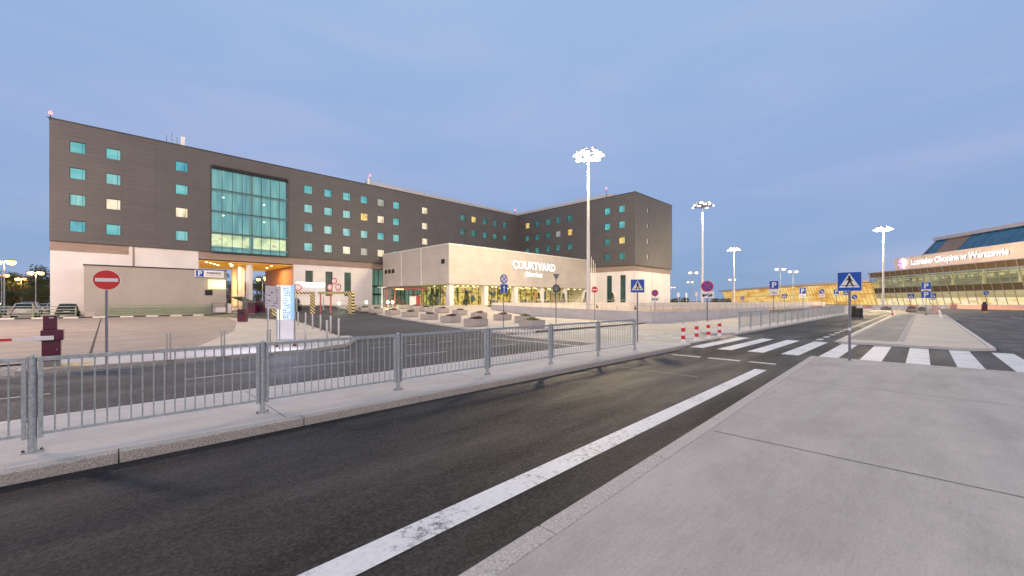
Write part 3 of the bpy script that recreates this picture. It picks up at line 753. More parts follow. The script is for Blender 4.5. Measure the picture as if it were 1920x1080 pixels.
# ground floor of the hotel, the passage, the stair hall, roof details
VB = VF + .3
cw = MB()                                   # stair hall frame
cw.box(10.5, 20.4, VF-.12, VF-.02, 8.75, 8.95); cw.box(10.5, 20.4, VF-.10, VF+.0, 20.9, 21.0)
for k in range(9): cw.box(10.5+k*1.2375-.03, 10.5+k*1.2375+.03, VF-.16, VF-.10, 8.8, 20.9)
for z in (17.75, 14.67, 11.6): cw.box(10.5, 20.4, VF-.15, VF-.11, z-.05, z+.05)
cwo = cw.build('curtain_wall', M['frame_dark'], hotel)
for k, (z0, z1) in enumerate([(8.97, 9.6), (9.7, 11.5), (11.8, 14.6), (14.9, 17.65), (17.95, 20.85)]):
    p = MB(); p.box(10.55, 20.35, VF+.9, VF+.95, z0, z1)
    p.build('stair_hall_floor', M['curtain_warm'] if k == 1 else M['curtain_teal'], cwo)
sl = MB()
for z in (9.62, 11.7, 14.75, 17.8): sl.box(10.5, 20.4, VF+.05, VF+.9, z-.12, z+.10)
sl.box(15.3, 15.7, VF+.05, VF+.9, 9, 20.9)
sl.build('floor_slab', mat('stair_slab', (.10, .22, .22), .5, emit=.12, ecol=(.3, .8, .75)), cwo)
gp = MB(); gp.face([(10.5, VF-.10, 8.97), (20.4, VF-.10, 8.97), (20.4, VF-.10, 20.9), (10.5, VF-.10, 20.9)]); gp.build('glass', M['teal_glass'], cwo)
lv = MB()
for k in range(33): lv.box(10.55+k*.3, 10.75+k*.3, VF-.35, VF-.17, 20.55, 21.1)
lv.box(10.5, 20.4, VF-.17, VF-.1, 20.6, 21.05); lv.build('sunshade', M['dark'], cwo)
for u, z in ((12.0, 16.8), (12.0, 14.2), (17.2, 16.6), (17.2, 13.9)):
    q = MB(); q.lathe([(.02, 0), (.11, .03), (.11, .07), (.02, .1)], 10, (u, VF+.5, z)); q.build('ceiling_lamp', M['glow_spot'], cwo)

def white_block(u0, u1, v0, v1, z1, ops=(), z0=-.05):
    b = MB(); PB = lambda a, d, z: (u0+a, v0+d, z)
    wall_open(b, u1-u0, z0, z1, [(o[0]-u0, o[1]-u0, o[2], o[3]) for o in ops], .3, PB)
    b.face([(u0, v1, z0), (u0, v0, z0), (u0, v0, z1), (u0, v1, z1)]); b.face([(u1, v0, z0), (u1, v1, z0), (u1, v1, z1), (u1, v0, z1)])
    b.face([(u0, v1, z0), (u1, v1, z0), (u1, v1, z1), (u0, v1, z1)]); b.face([(u0, v0, z1), (u1, v0, z1), (u1, v1, z1), (u0, v1, z1)])
    o_ = b.build('base_wall', M['cls_white'], hotel)
    for o in ops: window(hotel, PB, o[0]-u0, o[1]-u0, o[2], o[3], M['win_slit'], depth=.3, bars=0)
    return o_
M['win_slit'] = glow('slit_window', [(.004, .02, .016), (.015, .06, .05), (.04, .12, .09), (.16, .22, .10)], .8, (.8, .8, .4), 1.0, 4, (.35, .85), (.01, .02, .02))
white_block(UL+.05, 9.1, VB, V2-.1, ZB-.004)
white_block(21.3, 34.6, VB, V2-.1, 7.75, [(23.1, 24.3, 2.7, 6.85), (26.3, 27.5, 2.7, 6.85), (29.5, 30.7, 2.7, 6.85)])
for (u0, u1) in ((UL+.02, 2.0), (9.104, 34.6)):
    b = MB(); b.box(u0, u1, VB-.06, VB+.2, 7.75, ZB-.002); b.build('slat_band', M['cls_brown'], hotel)
b = MB(); b.box(2.35, 2.55, VB-.05, VB-.002, 4.5, ZB-.01); b.build('downpipe', M['cls_brown'], hotel)
# passage: soffit, columns, flank walls
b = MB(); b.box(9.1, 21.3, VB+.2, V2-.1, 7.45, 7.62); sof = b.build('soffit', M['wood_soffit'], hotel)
b = MB(); b.box(21.2, 21.298, VB+.05, V2-.2, 0, 7.45); b.build('passage_wall', mat('passage_wall', (.42, .22, .13), .6), hotel)
b = MB(); b.box(9.102, 9.2, VB+.05, V2-.2, 0, 7.45); b.build('passage_wall', mat('passage_wall_left', (.5, .4, .3), .6), hotel)
for u, v in ((15.4, 72.2), (15.2, 76.4), (15.1, 80.8)):
    p = MB(); p.lathe([(.42, 0), (.42, 7.44)], 20, (u, v, 0)); p.build('column', M['white'], hotel, smooth=True)
for u, v in ((10.2, 72.6), (10.9, 74), (11.6, 75.6), (12.3, 77.4), (13.2, 73.4), (13.8, 75.6), (14.2, 78.2), (18.6, 73), (19.2, 78)):
    q = MB(); q.lathe([(.02, 0), (.16, .02), (.16, .07)], 12, (u, v, 7.37)); q.build('ceiling_lamp', M['glow_spot'], hotel)
light('passage_light', 'AREA', (12.5, 76, 7.2), 900, (1, .62, .25), 5, (0, 0, 0))
light('passage_light', 'AREA', (18.5, 76, 7.2), 900, (1, .50, .18), 4, (0, 0, 0))
# wing base
PWB = lambda a, d, z: (UW+.3+d, 71.0-a, z)
b = MB(); wops2 = [(VF-45.7, VF-44.5, 1.3, 7.0), (VF-42.6, VF-41.4, 1.3, 7.0)]
wall_open(b, VF-VE-.3, -.05, 7.75, wops2, .3, PWB)
b.face([(UW+.3, VE+.3, -.05), (UE-.3, VE+.3, -.05), (UE-.3, VE+.3, 7.75), (UW+.3, VE+.3, 7.75)])
b.face([(UE-.3, VE+.3, -.05), (UE-.3, V2, -.05), (UE-.3, V2, 7.75), (UE-.3, VE+.3, 7.75)])
b.build('base_wall', M['cls_white'], hotel)
for o in wops2: window(hotel, PWB, *o, M['win_slit'], depth=.3, bars=0)
b = MB(); b.box(UW+.26, UE-.26, VE+.26, V2, 7.752, ZB-.002); b.build('slat_band', M['cls_brown'], hotel)
for x in (UW+.28, UW+7.5):
    b = MB(); b.box(x, x+.1, VE+.24, VE+.30, 1, 7.74); b.build('downpipe', M['trim'], hotel)
# glass link between the base and the white block
b = MB(); b.box(34.6, 37.2, VB+1.2, VB+1.3, .9, 7.7); lk = b.build('link_glazing', M['lobby_green'], hotel)
b = MB()
for u in (34.65, 35.5, 36.3): b.box(u, u+.06, VB+1.0, VB+1.18, .9, 7.7)
for z in (2.9, 4.4): b.box(34.6, 37.2, VB+1.02, VB+1.16, z, z+.35)
b.build('mullions', M['frame_dark'], lk)
b = MB(); b.box(34.6, 72.8, VB+1.5, VB+1.7, 0, 7.75); b.build('base_wall', M['cls_white'], hotel)
b = MB(); b.box(34.6, 72.9, VB+.2, VB+1.4, 7.76, ZB-.004); b.build('slat_band', M['cls_brown'], hotel)
# roof: parapet caps, set-back upper edge, aerials
b = MB(); b.box(UL-.06, UW+.06, VF-.06, VF+.3, ZT, ZT+.10); b.box(UL-.06, UL+.3, VF+.3, V2+.06, ZT, ZT+.10)
b.box(UW-.06, UW+.3, VE-.06, VF-.06, ZT, ZT+.10); b.box(UW+.3, UE+.06, VE-.06, VE+.3, ZT, ZT+.10); b.box(UE-.3, UE+.06, VE+.3, V2+.06, ZT, ZT+.10)
b.build('parapet_cap', M['dark'], hotel)
b = MB(); b.box(UL+.3, UE-.3, VF+.3, V2, ZT-.5, ZT-.3); b.box(UW+.3, UE-.3, VE+.3, VF+.3, ZT-.5, ZT-.3); b.build('roof', M['roof'], hotel)
b = MB()
b.box(34.5, 74.2, VF+1.6, VF+1.9, ZT-.3, ZT+1.15); b.box(34.5, 34.8, VF+1.9, V2-2, ZT-.3, ZT+1.15); b.box(74.1, 74.4, 45.2, VF+1.598, ZT-.3, ZT+1.15); b.box(74.4, 86, 45.2, 45.5, ZT-.3, ZT+1.15)
b.build('upper_parapet', M['trim'], hotel)
b = MB()
for u in range(36, 74, 2): b.cyl((u, VF+1.75, ZT+1.15), (u, VF+1.75, ZT+1.7), .025, n=5)
for v in range(46, 72, 2): b.cyl((74.25, v, ZT+1.15), (74.25, v, ZT+1.7), .025, n=5)
b.box(34.6, 74.2, VF+1.73, VF+1.77, ZT+1.68, ZT+1.73); b.box(74.23, 74.27, 46, VF+1.7, ZT+1.68, ZT+1.73)
b.build('roof_railing', M['trim'], hotel)
def beacon(label, u, v, z, h=.8):
    t = thing('aviation_beacon', label, 'beacon', (u, v, z))
    p = MB(); p.cyl((0, 0, 0), (0, 0, h), .04, n=8); p.box(-.3, .3, -.04, .04, 0, .06); p.build('bracket', M['dark'], t)
    q = MB(); q.lathe([(.04, 0), (.16, .08), (.18, .25), (.12, .38), (.02, .42)], 12, (0, 0, h)); q.build('lamp', M['glow_red'], t, smooth=True)
beacon('red aviation light on the far left roof corner of the hotel', UL+.1, VF+.1, ZT+.1, .35)
beacon('red aviation light beside the white aerial where the raised parapet begins', 34.3, VF+.5, ZT+.1, 1.6)
beacon('red aviation light above the inner corner of the hotel roof', 72.4, VF+.8, ZT+.1, 1.3)
beacon('red aviation light above the shorter wing of the hotel', 73.4, 46.2, ZT+.1, 1.9)
def aerial(label, u, v, z, n=3):
    t = thing('roof_aerial', label, 'aerial', (u, v, z))
    for k in range(n):
        p = MB(); p.cyl((k*.55, 0, 0), (k*.55, 0, 1.1+.5*(k == 1)), .035, n=6); p.build('mast', M['grey'], t)
    p = MB(); p.box(n*.55-.15, n*.55+.3, -.12, .12, .1, 1.3); p.build('panel', M['white'], t, bevel=.03)
aerial('group of grey masts with one white panel aerial on the left roof edge', 5.7, VF+.5, ZT+.1, 3)
aerial('single white panel aerial on the roof beside a red light', 33.4, VF+.5, ZT+.1, 1)

# ------------------------------------------------------------------ annex with the parking office
ax = thing('parking_annex', 'low plain grey rendered block in front of the left end of the hotel', 'building', (0, 0, 0))
b = MB(); b.box(-1.8, 11.4, 66.0, 70.9, -.05, 5.85); b.build('wall', M['annex'], ax)
b = MB(); b.box(-1.88, 11.48, 65.92, 70.98, 5.852, 5.98); b.build('parapet_cap', M['dark'], ax)
b = MB(); b.box(9.1, 9.9, 65.94, 65.998, 2.6, 3.3)
for k in range(5): b.box(9.15, 9.85, 65.90, 65.94, 2.65+k*.13, 2.72+k*.13)
b.build('vent', M['dark'], ax)
b = MB(); b.plate([(9.45, 3.45), (11.25, 3.45), (11.25, 4.6), (9.45, 4.6)], 65.72, 65.995); o_ = b.build('lit_panel', glow('lit_yellow_panel', [(1, .80, .18), (1, .93, .45)], 2.6, (.5, 1, .5), 1, 2, (.3, .7)), ax)
light('panel_light', 'AREA', (10.4, 65.2, 4.0), 260, (1, .82, .3), 1.4, (R(-90), 0, 0))
ps = thing('parking_sign', 'white horizontal sign with blue P square on the right end of the grey annex', 'sign', (8.0, 65.9, 4.95))
b = MB(); b.plate([(0, 0), (3.1, 0), (3.1, .9), (0, .9)], -.12, 0); b.build('board', M['white'], ps)
b = MB(); b.plate([(.12, .06), (.95, .06), (.95, .84), (.12, .84)], -.14, -.122); b.build('blue_square', M['blue'], ps)
add_text('letter', 'P', .85, .02, ps, (.53, -.155, .16), mats=('white',), offset=.02)
add_text('lettering', 'PARKING', .38, .02, ps, (2.05, -.135, .42), mats=('black',), offset=.006)
b = MB(); b.plate([(1.2, .22), (2.9, .22), (2.9, .26), (1.2, .26)], -.13, -.122); b.build('rule', M['grey'], ps)

# ------------------------------------------------------------------ white pavilion in front of the hotel
cv = thing('hotel_lobby_pavilion', 'cream clad box over a glazed lobby with white columns, bright sign letters on its front', 'building', (0, 0, 0))
CU0, CU1, CV0, CV1, CZB, CZT = 36.5, 74.0, 50.2, 70.9, 4.43, 10.4
b = MB(); b.box(CU0, CU1, CV0, CV1, CZB, CZT); cwl = b.build('upper_wall', M['cls_beige'], cv)
b = MB(); b.box(CU0-.05, CU1, CV0-.05, CV0+.35, CZT+.002, CZT+.16); b.box(CU0-.05, CU0+.35, CV0+.352, CV1, CZT+.002, CZT+.16); b.build('parapet_cap', M['white'], cv)
for v in (64.1, 57.8):
    b = MB(); b.box(CU0-.05, CU0-.003, v-.12, v+.12, CZB, CZT-.05); b.build('joint_cover', M['white'], cv)
for v, z in ((69.6, 7.2), (68.3, 7.2), (67.0, 7.2), (51.7, 7.9)):
    b = MB(); b.box(CU0-.05, CU0-.003, v-.42, v+.42, z-.35, z+.35)
    for k in range(4): b.box(CU0-.09, CU0-.05, v-.38, v+.38, z-.3+k*.17, z-.22+k*.17)
    b.build('vent', M['dark'], cv)
for k in range(6):
    b = MB(); u = 37.1+7.0*k; b.box(u-.42, u+.42, CV0+.12, CV0+.96, .6, CZB-.002); b.build('column', M['white'], cv, bevel=.03)
b = MB(); b.box(CU0+.1, CU1, CV0+.1, 62, CZB-.12, CZB-.003); b.build('soffit', mat('pavilion_soffit', (.45, .40, .22), .6), cv)
for k in range(17):
    for v in (CV0+1.4, CV0+2.8, 56.5):
        q = MB(); q.lathe([(.02, 0), (.13, .015), (.13, .06)], 10, (38.2+2.1*k, v, CZB-.185)); q.build('ceiling_lamp', M['glow_spot'], cv)
b = MB(); b.box(38.2, 73.9, 61.0, 61.2, .9, CZB-.13); b.build('lobby_back', M['lobby'], cv)
b = MB()
for k in range(24): b.box(38.4+1.5*k, 38.46+1.5*k, 54.4, 54.52, .95, CZB-.13)
for z in (.95, 3.2): b.box(38.2, 73.9, 54.42, 54.5, z, z+.08)
fr = b.build('glazing_frame', M['frame_dark'], cv)
b = MB(); b.face([(38.2, 54.46, 1), (73.9, 54.46, 1), (73.9, 54.46, CZB-.13), (38.2, 54.46, CZB-.13)]); b.build('glass', M['hall_glass'], fr)
b = MB()
for k in range(12): b.box(38.02, 38.12, 54.5+1.4*k, 54.56+1.4*k, .95, CZB-.13)
b.box(38.02, 38.12, 54.5, 70.8, 2.9, 2.98); fr2 = b.build('glazing_frame', M['frame_dark'], cv)
b = MB(); b.face([(38.07, 54.5, 1), (38.07, 70.8, 1), (38.07, 70.8, CZB-.13), (38.07, 54.5, CZB-.13)]); b.build('glass', M['green_glass'], fr2)
b = MB(); b.box(40.6, 40.7, 61.3, 70.8, .9, CZB-.13); b.build('hall_back', M['lobby_green'], cv)
for k in range(11):                        # interior furniture: counters and dark partitions
    b = MB(); u = 40+3.1*k+random.uniform(-.6, .6); w_ = random.uniform(.3, 1.1)
    b.box(u, u+w_, 58.2, 58.6, 1.0, random.choice((2.0, 2.2, 3.9))); b.build('partition', random.choice([M['dark'], M['bark'], mat('counter', (.5, .28, .08), .5)]), cv)
for k in range(3): light('lobby_light', 'AREA', (44+11*k, 55.5, CZB-.3), 520, (1, .83, .38), 6, (0, 0, 0))
add_text('letters_courtyard', 'COURTYARD', 1.92, .22, cv, (55.5, CV0-.2, 7.5), offset=.025, space=1.0)
add_text('letters_marriott', 'Marriott', 1.3, .2, cv, (55.2, CV0-.2, 6.2), offset=.02, shear=.3)

# ------------------------------------------------------------------ terminal on the right
TL = Vector((211.9, 15.0, 0)); TA = math.atan2(-33.1, -47.6)
tm = thing('terminal', 'airport terminal with leaning glass front, pinkish fascia with white letters and blue clerestory', 'building', TL, TA)
LN = 92.0
lean = lambda z: 3.2*(1-(z/12.6))          # the glass leans out towards the top (local -Y is the front)
def band(name, z0, z1, m, off=0.0, x0=0.0, x1=LN, th=.15, par=tm):
    b = MB(); y0, y1 = lean(z0)+off, lean(z1)+off
    b.add([(x0, y0, z0), (x1, y0, z0), (x1, y1, z1), (x0, y1, z1), (x0, y0+th, z0), (x1, y0+th, z0), (x1, y1+th, z1), (x0, y1+th, z1)],
          [(0,1,2,3),(7,6,5,4),(0,4,5,1),(1,5,6,2),(2,6,7,3),(3,7,4,0)])
    return b.build(name, m, par)
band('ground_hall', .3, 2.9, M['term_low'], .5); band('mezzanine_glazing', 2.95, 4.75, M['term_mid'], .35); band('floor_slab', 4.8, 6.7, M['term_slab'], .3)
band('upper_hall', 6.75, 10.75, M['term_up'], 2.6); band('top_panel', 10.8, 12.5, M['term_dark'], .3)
b = MB()
for k in range(9): b.box(3+k*10, 3.6+k*10, 3.0, 3.5, 6.8, 10.8)
for k in range(30): b.box(1+k*3, 2.6+k*3, 1.9, 2.2, 8.6+.3*(k % 3), 9.6)
b.box(0, LN, 1.8, 2.2, 9.9, 10.1)
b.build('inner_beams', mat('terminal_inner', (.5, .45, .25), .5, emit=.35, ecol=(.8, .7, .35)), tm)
for k in range(33):
    x = k*2.8; b = MB(); w_ = .10 if k % 8 != 4 else .28
    b.add([(x-w_/2, lean(.2)-.12, .2), (x+w_/2, lean(.2)-.12, .2), (x+w_/2, lean(12.5)-.12, 12.5), (x-w_/2, lean(12.5)-.12, 12.5),
           (x-w_/2, lean(.2)+.05, .2), (x+w_/2, lean(.2)+.05, .2), (x+w_/2, lean(12.5)+.05, 12.5), (x-w_/2, lean(12.5)+.05, 12.5)], [(0,1,2,3),(7,6,5,4),(0,4,5,1),(1,5,6,2),(2,6,7,3),(3,7,4,0)])
    b.build('mullion', M['mullion'], tm)
for z in (2.9, 4.75, 6.7, 8.3, 10.75): 
    y = lean(z)-.09; b = MB(); b.box(0, LN, y, y+.1, z-.05, z+.05); b.build('transom', M['mullion'], tm)
b = MB(); b.face([(0, lean(6.7)+.02, 6.7), (LN, lean(6.7)+.02, 6.7), (LN, lean(10.8)+.02, 10.8), (0, lean(10.8)+.02, 10.8)]); b.build('glass', M['hall_glass'], tm)
b = MB(); b.box(-.6, LN, -.25, 6, 12.52, 12.75); b.build('eaves', M['term_roof'], tm)
b = MB(); b.add([(13.8, .3, 12.76), (LN, .3, 12.76), (LN, -.3, 16.9), (13.8, -.3, 16.9), (13.8, 5, 12.76), (LN, 5, 12.76), (LN, 5, 16.9), (13.8, 5, 16.9)], [(0,1,2,3),(4,7,6,5),(0,3,7,4),(1,5,6,2),(3,2,6,7),(0,4,5,1)])
b.build('fascia', M['term_band'], tm)
CX0, CX1, CY = 11.5, LN, 9.0
b = MB(); b.add([(CX0, CY, 16.6), (CX1, CY, 16.6), (CX1, CY+4.5, 23.2), (CX0+1.5, CY+4.5, 23.2)], [(0,1,2,3)]); cl = b.build('clerestory', M['clere'], tm)
b = MB(); b.add([(CX0-1, CY-.6, 16.9), (CX1, CY-.6, 16.9), (CX1, CY+14, 16.9), (CX0-1, CY+14, 16.9)], [(0,1,2,3)]); b.build('roof_deck', M['roof'], tm)
b = MB(); b.add([(CX0+5, CY-.04, 16.7), (CX0+13.5, CY-.04, 16.7), (CX0+15, CY+4.42, 23.15), (CX0+6.5, CY+4.42, 23.15)], [(0,1,2,3)]); b.build('brown_panel', M['clere_brown'], cl)
for k in range(26):
    x = CX0+1.4+k*2.75
    if CX0+5.2 < x < CX0+13.2: continue
    p = MB(); p.cyl((x, CY-.06, 16.7), (x+1.5, CY+4.44, 23.15), .06, n=5); p.build('mullion', M['grey'], cl)
b = MB(); b.add([(CX0+.6, CY+3.9, 23.2), (CX1, CY+3.9, 23.2), (CX1, CY+18, 23.2), (CX0+.6, CY+18, 23.2), (CX0+.6, CY+3.9, 24.3), (CX1, CY+3.9, 24.3), (CX1, CY+18, 24.3), (CX0+.6, CY+18, 24.3)], [(0,3,2,1),(4,5,6,7),(0,1,5,4),(1,2,6,5),(2,3,7,6),(3,0,4,7)])
b.build('upper_roof', M['term_roof'], tm)
b = MB(); b.add([(CX0-.6, CY-.2, 16.6), (CX0, CY-.25, 16.6), (CX0+1.6, CY+4.4, 23.2), (CX0+1.0, CY+4.45, 23.2), (CX0-.6, CY+14, 16.6), (CX0+1.0, CY+14, 23.2)], [(0,1,2,3),(0,3,5,4)]); b.build('end_fin', M['term_roof'], cl)
add_text('airport_letters', 'Lotnisko Chopina w Warszawie', 2.5, .3, tm, (22.5, -.6, 14.0), align='LEFT', offset=.035, space=1.0)
st = MB()
for k in range(7):
    a = R(90 + k*360/7)
    p0 = Vector((math.cos(a)*.35, math.sin(a)*.35)); p1 = Vector((math.cos(a)*1.9, math.sin(a)*1.9)); n_ = Vector((-math.sin(a), math.cos(a)))*.36; pm = p0.lerp(p1, .72)
    st.cur = 0 if k in (0, 5, 6, 4) else 1
    st.plate([(x, z+14.8) for x, z in [tuple(p0), tuple(pm-n_), tuple(p1), tuple(pm+n_)]], -.7, -.45)
st.build('star_emblem', [M['glow_sign'], mat('lit_violet', (.5, .2, .8), .5, emit=1.4, ecol=(.62, .38, 1))], tm, loc=(18.3, 0, 0))

# wood clad pier with lit glazing, left of the terminal
pr = thing('airport_pier', 'low golden lit glazed hall with wooden fins and a thin curved pale roof', 'building', (0, 0, 0))
def pier(t):                                 # plan curve from the terminal towards the left
    A, B_, C_ = Vector((211.0, 12.0)), Vector((268, 62)), Vector((353, 114))
    return A*(1-t)**2 + B_*2*t*(1-t) + C_*t*t
N = 72; glz = MB(); rf = MB(); sofm = MB()
pts = [pier(k/N) for k in range(N+1)]
def nrm(k):
    a, b2 = pts[max(0, k-1)], pts[min(N, k+1)]; d = (b2-a).normalized(); return Vector((-d.y, d.x))      # towards the camera side
for k in range(N):
    n0, n1 = nrm(k), nrm(k+1); p, q = pts[k], pts[k+1]
    lo0, lo1, hi0, hi1 = p-n0*3, q-n1*3, p, q
    glz.face([(lo0.x, lo0.y, .2), (lo1.x, lo1.y, .2), (hi1.x, hi1.y, 9.0), (hi0.x, hi0.y, 9.0)])
    e0, e1 = p+n0*3.5, q+n1*3.5; i0, i1 = p-n0*25, q-n1*25
    rf.add([(e0.x, e0.y, 10.1), (e1.x, e1.y, 10.1), (i1.x, i1.y, 12), (i0.x, i0.y, 12), (e0.x, e0.y, 9.25), (e1.x, e1.y, 9.25), (p.x, p.y, 9.0), (q.x, q.y, 9.0)], [(0,1,2,3), (0,4,5,1), (4,6,7,5)])
glz.build('glazing', M['wood_hall'], pr); 
rf.build('roof', M['roof_pale'], pr)
l0, l1 = pts[N]-nrm(N)*3, pts[N]-nrm(N)*25
b = MB(); e_ = pts[N]; b.face([(l0.x, l0.y, .2), (l1.x, l1.y, .2), (l1.x, l1.y, 11.5), (e_.x, e_.y, 9)]); b.build('end_glazing', M['wood_hall'], pr)
for k in range(N+1):
    if k > 66 and False: break
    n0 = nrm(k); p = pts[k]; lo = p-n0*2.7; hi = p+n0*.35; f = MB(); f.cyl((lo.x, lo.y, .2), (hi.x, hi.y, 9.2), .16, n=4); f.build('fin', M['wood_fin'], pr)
b = MB()
for k in range(N):
    n0, n1 = nrm(k), nrm(k+1); p, q = pts[k]-n0*1.2, pts[k+1]-n1*1.2
    b.face([(p.x, p.y, 4.6), (q.x, q.y, 4.6), (q.x, q.y, 5.0), (p.x, p.y, 5.0)])
b.build('floor_edge', M['wood_fin'], pr)

#@@YARD
# ------------------------------------------------------------------ the ramp yard: parapet, inner white wall, earth
NW = [(36.9, 41.2), (34.9, 33.5), (33.0, 26), (31.4, 18.8), (31.0, 16.9), (31.8, 15.7), (33.5, 15.35), (41, 15.3), (66.5, 15.3)]
def offs(P, d):
    out_ = []
    for i in range(len(P)):
        a = Vector(P[max(0, i-1)]); b2 = Vector(P[min(len(P)-1, i+1)]); t = (b2-a).normalized(); n_ = Vector((-t.y, t.x)); out_.append((P[i][0]+n_.x*d, P[i][1]+n_.y*d))
    return out_
def densify(P, step):
    o = []
    for i in range(len(P)-1):
        L = math.dist(P[i], P[i+1]); n = max(1, round(L/step))
        for k in range(n): o.append((P[i][0]+(P[i+1][0]-P[i][0])*k/n, P[i][1]+(P[i+1][1]-P[i][1])*k/n))
    return o + [P[-1]]
def ribbon(P, th, zb, zt):
    b = MB(); Q = offs(P, th)
    for i in range(len(P)-1):
        p, q, r, s2 = P[i], P[i+1], Q[i+1], Q[i]
        b.add([(p[0], p[1], zb(*p)), (q[0], q[1], zb(*q)), (r[0], r[1], zb(*r)), (s2[0], s2[1], zb(*s2)), (p[0], p[1], zt(*p)), (q[0], q[1], zt(*q)), (r[0], r[1], zt(*q)), (s2[0], s2[1], zt(*p))],
              [(0,3,2,1),(4,5,6,7),(0,1,5,4),(2,3,7,6)] + ([(3,0,4,7)] if i == 0 else []) + ([(1,2,6,5)] if i == len(P)-2 else []))
    return b
NWd = densify(NW, 2.0)
top = lambda x, y: .98 + .36*max(0, (y-16)/26)
yw = thing('parapet_wall', 'low grey concrete parapet wall of cast segments around the sunken ramp', 'wall', (0, 0, 0))
b = MB()
Q = offs(NWd, .28)
for i in range(len(NWd)-1):
    p, q = Vector(NWd[i]), Vector(NWd[i+1]); d = (q-p).normalized()*.012; p1, q1 = p+d, q-d; n_ = Vector((-d.y, d.x)).normalized()*.28
    z0a, z1a = -.05, top(*p)
    b.add([(p1.x, p1.y, z0a), (q1.x, q1.y, z0a), (q1.x+n_.x, q1.y+n_.y, z0a), (p1.x+n_.x, p1.y+n_.y, z0a), (p1.x+n_.x*.22, p1.y+n_.y*.22, z1a), (q1.x+n_.x*.22, q1.y+n_.y*.22, top(*q)), (q1.x+n_.x*.8, q1.y+n_.y*.8, top(*q)), (p1.x+n_.x*.8, p1.y+n_.y*.8, z1a)],
          [(0,3,2,1),(4,5,6,7),(0,1,5,4),(1,2,6,5),(2,3,7,6),(3,0,4,7)])
b.build('wall_segments', M['wall_grey'], yw)
b = MB(); Q = offs(NWd, .14)
for i, p in enumerate(Q):
    if i % 1 == 0: b.cyl((p[0], p[1], top(*p)-.05), (p[0], p[1], top(*p)+.48), .018, n=5)
for i in range(len(Q)-1): b.cyl((Q[i][0], Q[i][1], top(*Q[i])+.47), (Q[i+1][0], Q[i+1][1], top(*Q[i+1])+.47), .014, n=5)
b.build('wall_railing', M['galv'], yw)
fk = offs(NWd, -.55)
b = ribbon(fk, .5, lambda x, y: rise(x, y)-.05, lambda x, y: rise(x, y)+.07); struct('ramp_footway', b, M['kerb_pale'])
BW = [(37.2, 41.4), (40.5, 37.5), (46.5, 33.5), (55, 30.6), (66, 28.4), (80, 26.4), (95, 24.6), (112, 22.5), (126, 17)]
BWd = densify(BW, 2.5)
bw = thing('ramp_wall', 'long curved bright white retaining wall behind the parapet with railing on top', 'wall', (0, 0, 0))
ribbon(BWd, .3, lambda x, y: -.05, lambda x, y: 1.62).build('wall_face', M['ramp_white'], bw)
b = MB(); Q = offs(BWd, .15)
for i in range(len(Q)-1):
    b.cyl((Q[i][0], Q[i][1], 1.6), (Q[i][0], Q[i][1], 1.98), .022, n=5); b.cyl((Q[i][0], Q[i][1], 1.97), (Q[i+1][0], Q[i+1][1], 1.97), .022, n=5)
b.build('wall_railing', M['trim'], bw)
b = MB(); b.patch([(31.4, 17), (34, 16), (66, 15.6), (120, 15.8)], [(37, 41), (46, 33.6), (80, 26.5), (126, 17)], 50, 14, lambda x, y: .42+.10*math.sin(x*.31)*math.cos(y*.4)+.05*math.sin(x*1.3+y))
struct('earth_bank', b, M['dirt'])
b = MB(); b.patch([(31.5, 17.2), (33.2, 26), (35.2, 33.5), (37, 41)], [(36.5, 17.2), (37.6, 26), (38.6, 33.5), (38.4, 41)], 20, 4, lambda x, y: .60)
struct('ramp_slab', b, M['ramp_white'])

#@@THINGS
# ------------------------------------------------------------------ floodlight masts
def make_mast(label, loc, h=20.0, nl=10, ring=1.55):
    t = thing('floodlight_mast', label, 'floodlight', loc, 0, 'tall floodlight masts')
    p = MB(); p.cyl((0, 0, 0), (0, 0, h*.5), .27, .20, 16); p.cyl((0, 0, h*.5), (0, 0, h), .20, .11, 16); p.lathe([(.40, 0), (.40, .05), (.28, .08)], 16); p.build('mast', mat('mast_paint', (.66, .65, .64), .45, .2), t, smooth=True)
    p = MB()
    for k in range(24):
        a, b2 = 2*math.pi*k/24, 2*math.pi*(k+1)/24
        p.cyl((ring*math.cos(a), ring*math.sin(a), h-.1), (ring*math.cos(b2), ring*math.sin(b2), h-.1), .05, n=6, caps=False)
    for k in range(4):
        a = math.pi/2*k; p.cyl((0, 0, h-.2), (ring*math.cos(a), ring*math.sin(a), h-.1), .045, n=6)
    p.lathe([(.22, -.5), (.22, .3), (.05, .5)], 14, (0, 0, h)); cr_ = p.build('crown_ring', M['grey'], t)
    for k in range(nl):
        a = 2*math.pi*k/nl + (.12 if k % 3 else -.1); rr_ = ring+.12 if k % 2 == 0 else ring*.72; cx, cy = rr_*math.cos(a), rr_*math.sin(a); hz = 0 if k % 2 == 0 else .42
        q = MB(); q.cyl((cx*.97, cy*.97, h-.1), (cx, cy, h+.12+hz), .03, n=5); q.build('bracket', M['grey'], t)
        q = MB(); q.obox((cx, cy, h+.12+hz), (.34, .62, .46), a, 0, R(-38)); fl = q.build('floodlight', M['trim'], t, bevel=.03)
        q = MB(); q.obox((cx+.165*math.cos(a), cy+.165*math.sin(a), h+.02+hz), (.06, .54, .40), a, 0, R(-38)); q.build('lens', M['glow_white'], fl)
    return t
def mast_light(loc, e, h=20.0, col=(1, .76, .44), cone=None, soft=1.3):
    if cone: light('mast_light', 'SPOT', (loc[0], loc[1], loc[2]+h-1.2), e, col, 1.3, spot=R(cone))
    else: light('mast_light', 'POINT', (loc[0], loc[1], loc[2]+h-1.2), e, col, soft)
